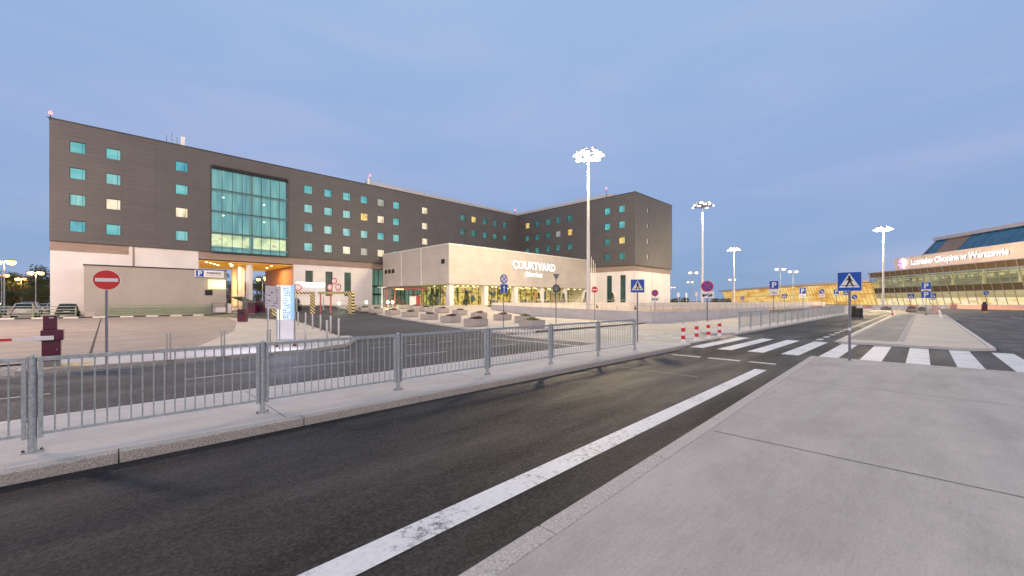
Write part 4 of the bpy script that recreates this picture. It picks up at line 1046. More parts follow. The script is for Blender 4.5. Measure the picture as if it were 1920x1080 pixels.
MASTS = [((43.2, 29.8, .62), 20.0, 'nearest floodlight mast, beside the corner of the cream pavilion'), ((81.2, 29.8, .62), 19.6, 'second floodlight mast, between the hotel end and the golden pier'),
         ((154, 46, 0), 20.0, 'slim distant floodlight mast rising above the left end of the golden pier'), ((136.6, 6.9, 0), 20.0, 'floodlight mast standing before the airport terminal')]
m0 = None
for loc, h, lab in MASTS:
    h_ = h - loc[2] if loc[2] else h
    if m0 is None: m0 = make_mast(lab, loc, 19.5)
    else: dup(m0, loc, random.uniform(0, 1), lab)
    mast_light(loc, 31000 if loc[0] < 60 else 12000 if loc[0] < 100 else 52000 if loc[0] < 140 else 50000, 19.5, cone=None if loc[0] < 60 or loc[0] > 100 else 112)
for loc, lab in (((-9, -16, 0), 'added floodlight mast behind the viewer, out of view, giving warm fill'), ((-19, 42, 0), 'added floodlight mast in the left car park, out of view, giving warm fill')):
    dup(m0, loc, .3, lab)  # both masts are added out of view to supply warm fill light
mast_light((-9, -16, 0), 6000, 19.5, (1, .80, .62), soft=1.6); mast_light((-19, 42, 0), 38000, 19.5, (1, .72, .53), soft=1.6)  # warm fill from the two added, unseen masts

# ------------------------------------------------------------------ sodium street lamps
def make_lamp(label, h, m, loc, group, s2=1.1):
    t = thing('street_lamp', label, 'street lamp', loc, math.atan2(s_, c_)-R(90), group)
    p = MB(); p.cyl((0, 0, 0), (0, 0, h), .10, .06, 10); p.build('pole', M['galv'], t, smooth=True)
    for sx in (-1, 1):
        a = MB(); a.cyl((0, 0, h-.1), (sx*s2*.7, 0, h), .03, n=6); a.build('arm', M['galv'], t)
        q = MB(); q.lathe([(.06, .12), (.30, .06), (.36, -.02), (.34, -.06)], 12, (sx*s2, 0, h)); hd = q.build('lamp_head', M['grey'], t, smooth=True)
        q = MB(); q.lathe([(.36, .0), (.50, -.16), (.46, -.42), (.26, -.60), (.03, -.64)], 12, (sx*s2, 0, h-.065)); q.build('lamp_glass', m, hd, smooth=True)  # glass enlarged into a globe so its size stands for the glow
    return t
def place(px, D, z=0):
    u, v = ray_uv(px, D); return (u, v, z)
l0 = make_lamp('tall twin street lamp with orange glow-sized globes at the left edge of the photo', 8, M['glow_orange'], place(8, 62), 'orange car park lamps')
for px, D, lab, sc in ((67, 86, 'twin orange street lamp just left of the hotel wall', 1), (40, 110, 'twin orange street lamp farther back, among the trees', 1), (3, 94, 'orange street lamp low behind the tallest one at the left edge', 1),
                   (492, 112, 'orange street lamp seen through the passage, left of its pair', 1), (506, 104, 'orange street lamp seen through the passage close to the brown wall', 1)):
    dup(l0, place(px, D), l0.rotation_euler[2], lab, sc)
for px, D, e in ((8, 62, 2600), (67, 86, 3200), (40, 110, 3000), (500, 108, 4200)):
    u, v = ray_uv(px, D); light('street_light', 'POINT', (u, v, 7.4), e, (1, .50, .17), .3)
M['glow_pale'] = mat('lit_pale_lamp', (1, .8, .5), .5, emit=4.5, ecol=(1, .62, .30))
l1 = make_lamp('tall twin street lamp above the far sign posts, right of the hotel end', 12, M['glow_pale'], place(1300, 143), 'pale road lamps')
for px, D, lab in ((1294, 215, 'twin street lamp behind a taller one, between hotel end and second mast'), (1262, 300, 'lowest pinkish street lamp next to the hotel end'), (1373, 190, 'street lamp crossing the slim third mast'),
                   (1463, 127, 'left of the two street lamps above the pier roof'), (1487, 138, 'right of the two street lamps above the pier roof')):
    dup(l1, place(px, D), l1.rotation_euler[2], lab)

# ------------------------------------------------------------------ signs (local: faces -Y)
def disc(r, cx=0, cz=0, n=32): return [(cx+r*math.cos(2*math.pi*k/n), cz+r*math.sin(2*math.pi*k/n)) for k in range(n)]
def ring(b, r0, r1, y0, y1, n=32):
    for k in range(n):
        a, c2 = 2*math.pi*k/n, 2*math.pi*(k+1)/n
        b.plate([(r0*math.cos(a), r0*math.sin(a)), (r1*math.cos(a), r1*math.sin(a)), (r1*math.cos(c2), r1*math.sin(c2)), (r0*math.cos(c2), r0*math.sin(c2))], y0, y1)
def bar(p, q, w):
    p, q = Vector(p), Vector(q); d = (q-p).normalized(); n_ = Vector((-d.y, d.x))*w/2
    return [tuple(p-n_), tuple(q-n_), tuple(q+n_), tuple(p+n_)]
def sq(w, h=None, cx=0, cz=0): h = h or w; return [(cx-w/2, cz-h/2), (cx+w/2, cz-h/2), (cx+w/2, cz+h/2), (cx-w/2, cz+h/2)]
def face_sign(kind, s, par, loc, rz=0, back='grey'):
    """one sign plate with its painted symbol; s = height in metres"""
    b = MB(); mats = [M['grey'], M['white'], M['blue'], M['red'], M['black'], M['purple']]
    G_, Wh, Bl, Re, Bk, Pu = range(6); h = s/2
    def L(mi, pts, lay): b.cur = mi; b.plate(pts, -.006-.003*lay, -.003-.003*(lay-1)-.0002)
    if kind == 'noentry':
        b.cur = G_; b.plate(disc(h), 0, .02); L(Wh, disc(h), 1); L(Re, disc(h*.95), 2); L(Wh, sq(s*.80, s*.17), 3)
    elif kind == 'crossing':
        b.cur = G_; b.plate(sq(s), 0, .02); L(Wh, sq(s*1.0), 1); L(Bl, sq(s*.96), 2); L(Wh, [(-h*.84, -h*.62), (h*.84, -h*.62), (0, h*.86)], 3)
        L(Bk, bar((-h*.66, -h*.40), (h*.66, -h*.40), h*.06), 4)
        L(Bk, disc(h*.105, .0, h*.52, 14), 5)
        L(Bk, bar((0, h*.42), (h*.02, -h*.02), h*.22), 5); L(Bk, bar((h*.0, h*.05), (-h*.26, -h*.56), h*.13), 6); L(Bk, bar((h*.04, h*.03), (h*.20, -h*.25), h*.13), 7); L(Bk, bar((h*.19, -h*.2), (h*.30, -h*.55), h*.11), 5)
        L(Bk, bar((-.02*h, h*.36), (-h*.26, h*.12), h*.09), 7); L(Bk, bar((.04*h, h*.36), (h*.24, h*.02), h*.09), 6)
    elif kind in ('nostop', 'nopark'):
        b.cur = G_; b.plate(disc(h), 0, .02); L(Re, disc(h), 1); L(Pu, disc(h*.80), 2); L(Re, bar((-h*.56, h*.56), (h*.56, -h*.56), h*.15), 3); L(Re, bar((-h*.56, -h*.56), (h*.56, h*.56), h*.15), 4)
    elif kind == 'nostop_pale':
        b.cur = G_; b.plate(disc(h), 0, .02); L(Pu, disc(h), 1); L(Wh, disc(h*.78), 2); L(Pu, bar((-h*.56, h*.56), (h*.56, -h*.56), h*.15), 3); L(Pu, bar((-h*.56, -h*.56), (h*.56, h*.56), h*.15), 4)
    elif kind == 'oneway':
        b.cur = G_; b.plate(sq(s), 0, .02); L(Wh, sq(s), 1); L(Bl, sq(s*.95), 2); L(Wh, sq(h*.26, h*1.0, 0, -h*.28), 3); L(Wh, [(-h*.42, h*.12), (h*.42, h*.12), (0, h*.72)], 4)
    elif kind == 'yield_back':
        b.cur = G_; b.plate([(-h, h*.85), (0, -h*.85), (h, h*.85)], 0, .03); b.cur = Bk; ring(b, h*.18, h*.24, -.01, 0, 16)
    elif kind == 'disc_back':
        b.cur = G_; b.plate(disc(h), 0, .03); b.cur = Bk; ring(b, h*.7, h*.95, -.01, 0, 24)
    elif kind == 'plate_tow':
        w = s*1.35; b.cur = G_; b.plate(sq(w, s*.72), 0, .02); L(Wh, sq(w, s*.72), 1); L(Bk, bar((-w*.36, -.02*s), (w*.0, -.02*s), s*.15), 2); L(Bk, disc(s*.09, -w*.25, -s*.14, 10), 3); L(Bk, bar((-w*.02, -.05*s), (w*.12, s*.18), s*.07), 3)
        L(Bk, bar((w*.08, -.10*s), (w*.36, .04*s), s*.13), 4); L(Bk, disc(s*.08, w*.14, -s*.18, 10), 5); L(Bk, disc(s*.08, w*.31, -s*.12, 10), 5)
    elif kind == 'parking':
        b.cur = G_; b.plate(sq(s), 0, .02); L(Wh, sq(s), 1); L(Bl, sq(s*.95), 2)
    elif kind == 'white_plate':
        b.cur = G_; b.plate(sq(s*1.0, s*.55), 0, .02); L(Wh, sq(s*1.0, s*.55), 1); L(Bk, bar((-s*.3, 0), (s*.3, .0), s*.05), 2); L(Bk, bar((-s*.18, -s*.12), (s*.22, -s*.12), s*.04), 2)
    elif kind == 'limit':
        b.cur = G_; b.plate(disc(h), 0, .02); L(Re, disc(h), 1); L(Wh, disc(h*.74), 2); L(Bk, [(-h*.14, h*.45), (h*.14, h*.45), (0, h*.24)], 3); L(Bk, [(-h*.14, -h*.45), (0, -h*.24), (h*.14, -h*.45)], 3)
    elif kind == 'blue_disc':
        b.cur = G_; b.plate(disc(h), 0, .02); L(Wh, disc(h), 1); L(Bl, disc(h*.9), 2); L(Wh, bar((-h*.45, h*.45), (h*.3, -h*.3), h*.22), 3); L(Wh, [(h*.5, -h*.5), (h*.45, h*.1), (-h*.1, -h*.45)], 4)
    o = b.build('sign_plate', mats, par, loc=loc, rz=rz)
    if kind == 'parking': add_text('letter', 'P', s*.98, .006, o, (0, -.016, -s*.35), mats=('white',), offset=s*.02)
    return o
def sign(label, uv, z0, plates, top_, facing='view', r=.032, foot=False, twist=0.0, band=False, group='traffic signs on grey poles'):
    u, v = uv
    rz = math.atan2(v, u) - R(90) if facing == 'view' else {'-u': R(-90), '-v': 0, 'mid': R(-45), '+v': R(180)}[facing]
    t = thing('traffic_sign', label, 'sign', (u, v, z0), rz+twist, group)
    p = MB(); p.cyl((0, .055, 0), (0, .055, top_), r, n=12); p.lathe([(r, 0), (r*.6, .02)], 12, (0, .055, top_)); po = p.build('pole', M['pole'], t, smooth=True)
    if foot:
        q = MB(); q.lathe([(.16, 0), (.12, .05), (.045, .12)], 12, (0, .055, 0)); q.build('foot', M['rust'], po)
    else:
        q = MB(); q.box(-.11, .11, -.02, .13, .001, .014); q.build('base_plate', M['galv'], po)
    if band:
        q = MB(); q.cyl((0, .055, .88), (0, .055, .97), r+.003, n=12); q.build('sticker', M['white'], po)
    for kind, s, z in plates: face_sign(kind, s, t, (0, 0, z))
    return t
M['pole'] = mat('sign_pole_paint', (.20, .20, .24), .45, .4, var=.15, scale=8)
sign('red no-entry disc on a bluish pole above the left traffic island', (0.0, 15.75), .12, [('noentry', .56, 2.32)], 2.55, '-v')
sign('large blue square pedestrian crossing sign on the right, nearest to the viewer', (15.3, 1.5), .12, [('crossing', .56, 2.31)], 2.5, '-u', band=True)
sign('blue pedestrian crossing sign on a tall pole at the end of the near guard rail', (16.3, 8.7), .09, [('crossing', .58, 2.42)], 2.6, 'mid', twist=R(-12))
sign('round no-stopping sign above a blue square arrow sign at the plaza edge', att(945, 620)[:2], .02, [('nostop_pale', .58, 3.22), ('oneway', .56, 2.62)], 3.4, '-v', twist=R(-6))
sign('dark back of a triangular sign above a round one, left of the nearest mast', att(1043, 614)[:2], .02, [('yield_back', .52, 3.52), ('disc_back', .56, 2.72)], 3.7, 'view', twist=R(25))
sign('small red no-entry disc in front of the base of the nearest mast', at(1115, 604), 0, [('noentry', .56, 2.85)], 3.05, 'view')
sign('purple round no-stopping sign with tow plate near the hotel end wall', at(1228, 604), 0, [('nostop', .58, 2.55), ('plate_tow', .5, 2.02)], 2.8, 'view')
sign('purple round no-stopping sign with tow plate behind the striped bollards', at(1326, 629.5), 0.02, [('nostop', .60, 2.62), ('plate_tow', .50, 2.17)], 2.85, 'view')
sign('blue parking sign with white plate behind the far guard rail, nearest of its row', at(1451, 602), .03, [('parking', .78, 3.30), ('white_plate', .80, 2.62)], 3.65, 'view', foot=True, twist=R(20))
sign('pale violet parking sign with white plate in the middle of the far rail', at(1505, 594), .03, [('parking', .72, 3.02), ('white_plate', .78, 2.42)], 3.3, 'view', foot=True, twist=R(-30))
sign('small blue and white sign with a plate, right of the violet one', place(1541, 62)[:2], 0, [('blue_disc', .75, 3.3), ('white_plate', .8, 2.65)], 3.6, 'view')
sign('small blue parking sign with plate just left of the big crossing sign', place(1568, 66)[:2], 0, [('parking', .78, 3.35), ('white_plate', .8, 2.75)], 3.7, 'view', twist=R(-30))
sign('tiny crossing sign just left of the big sign pole', place(1586, 70)[:2], 0, [('crossing', .72, 3.2)], 3.5, 'view')
sign('round blue arrow sign seen right behind the big sign pole', place(1602, 72)[:2], 0, [('blue_disc', .85, 2.55)], 2.9, 'view')
sign('tiny triangular sign low in front of the pier, left of the parking sign', place(1392, 95)[:2], 0, [('crossing', .8, 2.5)], 2.8, 'view')
sign('tiny crossing sign in front of the pier, right of the parking sign', place(1471, 72)[:2], 0, [('crossing', .75, 2.7)], 3.0, 'view')
sign('double blue parking signs one above the other on the right island', (72.5, -.3), .1, [('parking', .88, 3.65), ('white_plate', .88, 3.08), ('parking', .88, 2.55)], 4.0, 'view', foot=True)
sign('small crossing sign left of the double parking sign', place(1708, 78)[:2], 0, [('crossing', .9, 2.75)], 3.1, 'view')
sign('small crossing sign touching the double parking sign on its right', place(1749, 74)[:2], 0, [('crossing', .9, 2.8), ('white_plate', .7, 2.2)], 3.1, 'view')
sign('small blue arrow sign in front of the terminal doors at the right', place(1849, 80)[:2], 0, [('blue_disc', .85, 3.4)], 3.7, 'view')
for px, D, hh, lab in ((1254, 92, 3.9, 'pale blank sign board right beside the hotel end'), (1272, 96, 3.8, 'white angular sign on a pole left of the round far bushes'), (1287, 90, 3.6, 'slim white sign in front of the round far bushes'), (1306, 98, 4.0, 'white double sign between far bushes and second mast')):
    u, v, _ = place(px, D); t = thing('far_sign', lab, 'sign', (u, v, 0), math.atan2(v, u)-R(90), 'white signs along the far lane')
    p = MB(); p.cyl((0, .06, 0), (0, .06, hh), .05, n=6); p.build('pole', M['white'], t)
    q = MB(); q.plate(sq(.62 if px != 1287 else .35, 1.0, 0, hh-.5), 0, .03); q.build('sign_plate', M['trim'] if px == 1254 else M['white'], t)

# ------------------------------------------------------------------ bollards and posts
def make_rw(label, loc):
    t = thing('striped_bollard', label, 'bollard', loc, 0, 'red and white bollards at the crossing')
    p = MB(); p.lathe([(.085, 0), (.085, .78), (.075, .83), (.04, .86)], 18); p.build('tube', M['rwb'], t, smooth=True)
    q = MB(); q.lathe([(.14, 0), (.13, .03), (.087, .04)], 18); q.build('foot', M['white'], t, smooth=True)
    return t
M['rwb'] = stripes('bollard_bands', (.76, .75, .75), (.62, .015, .015), .335, 'Z')
rw0 = None
for (px, py), lab in zip([(1281, 643), (1306, 638), (1328, 634), (1349, 630)], ['red and white bollard nearest the median kerb, leftmost of four', 'second red and white bollard from the left', 'third red and white bollard, in front of the no-stopping sign pole', 'rightmost and farthest of the four red and white bollards']):
    u, v = at(px, py)
    if rw0 is None: rw0 = make_rw(lab, (u, v, 0))
    else: dup(rw0, (u, v, 0), 0, lab)
def make_bollard(label, loc):
    t = thing('steel_bollard', label, 'bollard', loc, 0, 'stainless bollards around the traffic island')
    p = MB(); p.lathe([(.045, 0), (.045, .94), (.038, .965), (.004, .975)], 16); p.build('tube', M['steel'], t, smooth=True)
    q = MB(); q.lathe([(.09, 0), (.09, .012), (.047, .02)], 16); q.build('base_plate', M['galv'], t)
    return t
bp_ = [(559, 611, 'farthest steel bollard of the row beside the hotel road'), (573, 613, 'second farthest steel bollard, close behind the lit sign'), (586, 617, 'third steel bollard from the far end of the island'), (601, 621.5, 'fourth steel bollard from the far end of the island'),
       (620, 626.5, 'steel bollard just behind a nearer one at the island tip'), (635, 638, 'steel bollard standing at the very tip of the island'), (613, 645.5, 'nearest steel bollard along the kerb of the island tip'), (572, 653.5, 'steel bollard on the kerb right of the lit sign')]
b0 = None
for px, py, lab in bp_:
    u, v = at(px, py, .12)
    if b0 is None: b0 = make_bollard(lab, (u, v, .12))
    else: dup(b0, (u, v, .12), 0, lab)
def post_pair(label, px, py):
    u, v = at(px, py, .12); t = thing('barrier_post', label, 'post', (u, v, .12), 0, 'twin steel posts on the island')
    for dx in (-.04, .04):
        p = MB(); p.box(dx-.018, dx+.018, -.02, .02, 0, .80); p.build('post', M['steel'], t)
    q = MB(); q.box(-.13, .13, -.07, .07, .001, .014); q.build('base_plate', M['galv'], t)
post_pair('twin steel post on the island, right of the no-entry sign', 316, 675)
post_pair('twin steel post on the island, farther right towards the lit sign', 418, 668)
post_pair('short steel post at the left side of the white information board', 504, 662)

# ------------------------------------------------------------------ barrier
u, v = at(97, 687, .12)
bt = thing('parking_barrier', 'burgundy barrier cabinet with lowered red and white arm on the left island', 'barrier', (u, v, .12), 0)
p = MB(); p.box(-.17, .17, -.15, .15, .16, .98); p.build('cabinet', M['burgundy'], bt, bevel=.015)
p = MB(); p.box(-.16, .16, -.14, .14, 0, .159); p.build('plinth', M['grey'], bt)
p = MB(); p.box(-.19, .22, -.19, .19, .70, .975); p.build('drive_housing', M['burgundy'], bt, bevel=.015)
p = MB(); p.box(-.15, .10, -.10, .12, .982, 1.36); tp = p.build('top_cabinet', M['burgundy'], bt, bevel=.015)
p = MB(); p.box(-.04, .04, -.112, -.101, 1.29, 1.31); p.build('slot', M['white'], tp)
p = MB(); p.box(-.14, .14, -.156, -.151, .22, .68); dd_ = p.build('service_door', M['burgundy'], bt, bevel=.003)
p = MB(); p.cyl((.10, -.156, .46), (.10, -.166, .46), .012, n=10); p.build('lock', M['steel'], dd_)
p = MB(); p.box(-.30, .05, -.26, -.20, .72, .83); p.build('arm_clamp', M['white'], bt, bevel=.01)
p = MB(); p.box(-4.5, -.30, -.25, -.215, .735, .80); p.build('arm', M['rwx'], bt)
# ------------------------------------------------------------------ information board and lit totem on the island
u, v, _ = place(511, 14.6)
ib = thing('information_board', 'white information board with small dark pictograms on two thin poles, left of the lit totem', 'notice board', (u, v, .12), R(-2)-R(10))
for dx in (-.14, .22):
    p = MB(); p.cyl((dx, .03, 0), (dx, .03, 2.3), .022, n=8); p.build('pole', M['galv'], ib, smooth=True)
p = MB(); p.plate([(-.22, 1.50), (.26, 1.42), (.26, 2.26), (-.22, 2.29)], -.02, .0); p.build('board', mat('notice_board_face', (.62, .58, .62), .5), ib)
p = MB(); random.seed(3)
for r_ in range(7):
    for k in range(5):
        if random.random() < .62: x, z = -.17+k*.075, 1.57+r_*.095; p.plate(sq(random.uniform(.02, .06), random.uniform(.012, .05), x, z), -.026, -.0202)
ip = p.build('pictograms', mat('notice_ink', (.10, .04, .10), .6), ib); 
u, v, _ = place(536, 15.6)
tt = thing('lit_totem', 'glowing white and pale blue totem sign with blue glyphs on two poles', 'sign', (u, v, .12), R(-2)-R(20))
for dx in (-.30, .30):
    p = MB(); p.cyl((dx, 0, 0), (dx, 0, 2.38), .028, n=10); po = p.build('pole', M['galv'], tt, smooth=True)
    q = MB(); q.lathe([(.10, 0), (.07, .03), (.03, .14)], 8, (dx, 0, 0)); q.build('foot', M['rust'], po)
p = MB(); p.box(-.27, .27, -.05, .05, .30, 1.02); p.build('lower_panel', M['white'], tt)
p = MB(); p.box(-.27, .27, -.07, .07, 1.03, 2.34); p.build('light_box', mat('lit_totem_face', (.3, .35, .4), .5, emit=.62, ecol=(.72, .86, 1)), tt)
p = MB(); p.box(-.268, -.10, -.078, -.0702, 1.04, 2.33); p.build('yellow_strip', mat('lit_totem_yellow', (.5, .48, .3), .5, emit=.9, ecol=(1, .93, .55)), tt)
p = MB(); p.box(.17, .268, -.078, -.0702, 1.04, 2.33); p.build('blue_strip', mat('lit_totem_blue', (.2, .4, .9), .5, emit=.6, ecol=(.25, .45, 1)), tt)
p = MB(); random.seed(11)
for r_ in range(13):
    for k in range(4):
        if random.random() < .7:
            x, z = -.06+k*.065, 1.12+r_*.092; a = random.uniform(0, 3); w_ = random.uniform(.02, .05)
            p.plate(bar((x-math.cos(a)*w_, z-math.sin(a)*w_), (x+math.cos(a)*w_, z+math.sin(a)*w_), .02), -.084-.0004*k, -.0785)
p.build('glyphs', mat('totem_ink', (.02, .10, .28), .5), tt)
dx_, dy_ = math.sin(R(-22)), -math.cos(R(-22))
light('totem_light', 'AREA', (u-.42, v-.5, 1.9), 95, (.66, .72, 1), .7, (R(-62), 0, R(-38)))

# ------------------------------------------------------------------ burgundy ticket machines and height gates
def machine(label, loc, h=1.5):
    t = thing('ticket_machine', label, 'ticket machine', loc, R(-30), 'burgundy parking machines')
    p = MB(); p.box(-.33, .33, -.28, .28, .08, h); p.build('cabinet', M['burgundy'], t, bevel=.02)
    p = MB(); p.box(-.30, .30, -.25, .25, 0, .079); p.build('plinth', M['grey'], t)
    p = MB(); p.box(-.2, .2, -.295, -.281, h-.5, h-.15); p.build('screen', M['black'], t)
    return t
def gt(px, py): return att(px, py)
mc = machine('burgundy parking machine standing alone at the edge of the car park', gt(455, 604), 1.15)
for px, py, lab in ((473, 589, 'dark burgundy machine close to the white columns of the passage'), (489, 586, 'burgundy machine seen beside the information board'), (548, 585, 'burgundy cabinet right of the lit totem, under the first gate')):
    dup(mc, gt(px, py), R(-30), lab, 1.25)
def gate(label, A, B_, h=2.65, left_plain=False):
    t = thing('height_gate', label, 'height gate', (A[0], A[1], 0), math.atan2(B_[1]-A[1], B_[0]-A[0]), 'yellow and black height gates')
    L = math.dist(A[:2], B_[:2]); za, zb = A[2], B_[2]; H_ = max(za, zb)+h
    if left_plain:
        for x in (0, 1.6):
            p = MB(); p.cyl((x, 0, za-.1), (x, 0, H_+.9*(x > 0)), .09, n=8); p.build('red_post', mat('pink_post', (.55, .16, .15), .5), t)
    else:
        p = MB(); p.box(-.25, .25, -.25, .25, za-.1, H_-.3); p.build('leg', M['yb'], t)
    p = MB(); p.box(L-.25, L+.25, -.25, .25, zb-.1, H_-.3); p.build('leg', M['yb'], t)
    p = MB(); p.box(-.25, L+.25, -.16, .16, H_-.298, H_); p.build('beam', M['ybx'], t)
    for k, x in enumerate([L*.35, L*.62] if left_plain else [L*.62]):
        face_sign('limit', .85, t, (x, -.2, H_+.52), 0)
    if left_plain: face_sign('limit', .8, t, (L*.47, -.1, H_+1.25), 0)
gate('yellow and black height gate behind the lit totem', gt(515, 592), gt(586, 589))
gate('yellow and black height gate with three round red ringed signs', gt(601, 587.5), gt(659, 588), 2.6, True)
u, v, z = gt(588, 585)
ls = thing('illuminated_lane_sign', 'bright white light panel above the car park entrance', 'sign', (u, v+1, z), 0)
p = MB(); p.box(-1.7, 1.7, -.1, .1, 3.2, 3.75); p.build('light_panel', mat('lit_lane_panel', (1, 1, .9), .5, emit=3, ecol=(1, .98, .85)), ls)
p = MB(); p.box(-1.3, 1.7, .0, .1, 1.9, 3.19); p.build('screen', mat('pale_screen', (.6, .58, .62), .6, emit=.1, ecol=(.8, .8, 1)), ls)
for x in (-1.6, 1.6):
    p = MB(); p.cyl((x, .15, -.1), (x, .15, 3.3), .07, n=8); p.build('pole', M['galv'], ls)

# ------------------------------------------------------------------ planters with plants
def crown(b, n, cx, cy, cz, rx, ry, rz_, size, rnd):
    for _ in range(n):
        while True:
            x, y, z = rnd.uniform(-1, 1), rnd.uniform(-1, 1), rnd.uniform(-1, 1)
            if x*x+y*y+z*z < 1: break
        p = Vector((cx+x*rx, cy+y*ry, cz+z*rz_)); s = size*rnd.uniform(.6, 1.3)
        a = Vector((rnd.gauss(0, 1), rnd.gauss(0, 1), rnd.gauss(0, 1))).normalized(); c3 = a.orthogonal().normalized(); d = a.cross(c3)
        b.face([p-c3*s, p-d*s*.6, p+c3*s, p+d*s*.6])
def make_planter(label, loc, leafmat, w=1.25, h=.55):
    t = thing('planter', label, 'planter', loc, 0, 'square concrete planters on the plaza')
    b = MB(); k_ = .07; W2 = w/2
    def oct_(r, z): return [(-r, -r+k_, z), (-r+k_, -r, z), (r-k_, -r, z), (r, -r+k_, z), (r, r-k_, z), (r-k_, r, z), (-r+k_, r, z), (-r, r-k_, z)]
    b.add(oct_(W2*.92, 0) + oct_(W2, .12) + oct_(W2, h) + oct_(W2-.08, h) + oct_(W2-.08, h-.1),
          [tuple(reversed(range(8)))] + [(r*8+i, r*8+(i+1) % 8, (r+1)*8+(i+1) % 8, (r+1)*8+i) for r in range(4) for i in range(8)])
    b.build('box', M['planter'], t)
    b = MB(); b.face(oct_(W2-.08, h-.09)); b.build('soil', M['soil'], t)
    rnd = random.Random(sum(map(ord, label)) % 999); b = MB()
    for _ in range(rnd.randint(6, 8)): crown(b, 60, rnd.uniform(-.34, .34), rnd.uniform(-.34, .34), h+rnd.uniform(.0, .06), .20, .20, rnd.uniform(.08, .16), .045, rnd)
    b.build('plants', leafmat, t)
    return t
random.seed(21)
kinds = [make_planter]
pl = [(687.6, 586.6, 'planter farthest left in the front row beside the hotel road'), (709.5, 589.5, 'second planter from the left in the front row'), (741, 592.7, 'third planter from the left in the front row, low dark plants'),
      (774.5, 597, 'fourth planter from the left in the front row'), (811, 602, 'fifth planter in the front row, below the pavilion corner'), (853, 608, 'large planter in the front row, sixth from the left'),
      (902, 616, 'large planter partly hidden by the top of the guard rail, reddish plants'), (1010, 620, 'nearest planter with yellow green flowers behind the guard rail'),
      (760, 581, 'back row planter in front of the red shelter, left one'), (784, 583.5, 'back row planter in front of the red shelter, right one'), (803.6, 586, 'back row planter below the pavilion corner, left one'),
      (834, 589, 'back row planter to the right of the pavilion corner'), (868, 593, 'back row planter below the second white column'), (905, 599, 'back row planter directly behind the large reddish one'),
      (950, 603, 'planter behind the pole of the blue arrow sign'), (993, 608, 'planter just behind the yellow flowering one'), (665, 584, 'pale planter beside the right leg of the second height gate')]
protos = {}
for i, (px, py, lab) in enumerate(pl):
    m = M['leaf3'] if 'yellow' in lab else (M['leaf_red'] if ('reddish' in lab or i % 3 == 2) else M['leaf'])
    u, v, z = gt(px, py); loc = (u, v+.55, rise(u, v+.55)+.10)
    if m.name not in protos: protos[m.name] = make_planter(lab, loc, m); o = protos[m.name]
    else: o = dup(protos[m.name], loc, 0, lab)
    o.rotation_euler[2] = R(random.uniform(-5, 5)); 

# ------------------------------------------------------------------ red framed shelter, small lamps, flag poles
u, v, z = gt(768, 577.5); z = rise(u, v)+.1
sh = thing('smoking_shelter', 'red framed shelter with dark roof and orange light left of the pavilion', 'shelter', (u, v, z), 0)
M['redf'] = mat('shelter_red', (.30, .07, .06), .5)
for x, y in ((-2.2, 0), (2.2, 0), (-2.2, 2.4), (2.2, 2.4)):
    p = MB(); p.box(x-.06, x+.06, y-.06, y+.06, 0, 2.5); p.build('post', M['redf'], sh)
p = MB(); p.box(-2.6, 2.6, -.4, 2.8, 2.5, 2.78); p.build('roof', mat('shelter_roof', (.10, .05, .06), .5), sh)
p = MB(); p.box(-2.6, 2.6, -.43, -.401, 2.45, 2.6); p.build('fascia', M['redf'], sh)
p = MB(); p.box(.2, 1.2, .3, .36, .3, 1.5); p.build('notice_panel', M['white'], sh)
p = MB(); p.box(1.3, 1.9, .3, .6, 0, 1.6); p.build('red_cabinet', mat('cabinet_red', (.36, .06, .06), .5), sh, bevel=.02)
p = MB(); p.box(-2.1, -.6, .2, .28, .8, .9); p.build('rail', M['redf'], sh)
p = MB(); p.box(-1.4, -.4, .9, 1.3, 2.42, 2.49); p.build('lamp', mat('shelter_lamp', (1, .6, .2), .5, emit=9, ecol=(1, .6, .2)), sh)
light('shelter_light', 'POINT', (u-.9, v+1, z+2.2), 120, (1, .6, .25), .2)
u, v, z = gt(716, 581); t = thing('path_lamp', 'slim white post with a flat lamp head in front of the green glazing', 'lamp', (u, v, rise(u, v)), 0)
p = MB(); p.cyl((0, 0, 0), (0, 0, 2.9), .07, n=10); p.build('pole', M['white'], t, smooth=True)
p = MB(); p.box(-.55, .55, -.2, .2, 2.9, 2.98); p.build('lamp_head', M['white'], t, bevel=.02)
bl0 = None
for px, py, lab in ((687, 580, 'low garden light left of the slim white lamp post'), (727, 580, 'low garden light right of the slim white lamp post'), (736, 580.5, 'low garden light next to the red shelter'), (636, 583, 'low garden light by the white wall right of the gates')):
    u, v, z = gt(px, py)
    if bl0 is None:
        bl0 = thing('bollard_light', lab, 'lamp', (u, v, rise(u, v)), 0, 'low lights in front of the hotel')
        p = MB(); p.cyl((0, 0, 0), (0, 0, .8), .07, n=10); p.build('post', M['galv'], bl0)
        p = MB(); p.lathe([(.10, .8), (.14, .86), (.14, 1.05), (.05, 1.1)], 12); p.build('lamp', mat('garden_lamp', (1, 1, .7), .5, emit=16, ecol=(.95, 1, .55)), bl0)
    else: dup(bl0, (u, v, rise(u, v)), 0, lab)
    light('garden_light', 'POINT', (u, v-.2, rise(u, v)+1.1), 60, (.9, 1, .55), .15)
for k, (px, lab) in enumerate(((1109, 'left of the three slim flag poles by the wing'), (1112.5, 'middle one of the three slim flag poles by the wing'), (1116, 'right of the three slim flag poles by the wing'))):
    u, v, _ = place(px, 66); t = thing('flag_pole', lab, 'flag pole', (u, v, .5), 0, 'flag poles beside the wing')
    p = MB(); p.cyl((0, 0, 0), (0, 0, 8.4-k*.5), .05, .03, 8); p.build('pole', M['white'], t, smooth=True)
    p = MB(); p.lathe([(.01, 0), (.07, .05), (.01, .12)], 8, (0, 0, 8.4-k*.5)); p.build('finial', M['steel'], t)

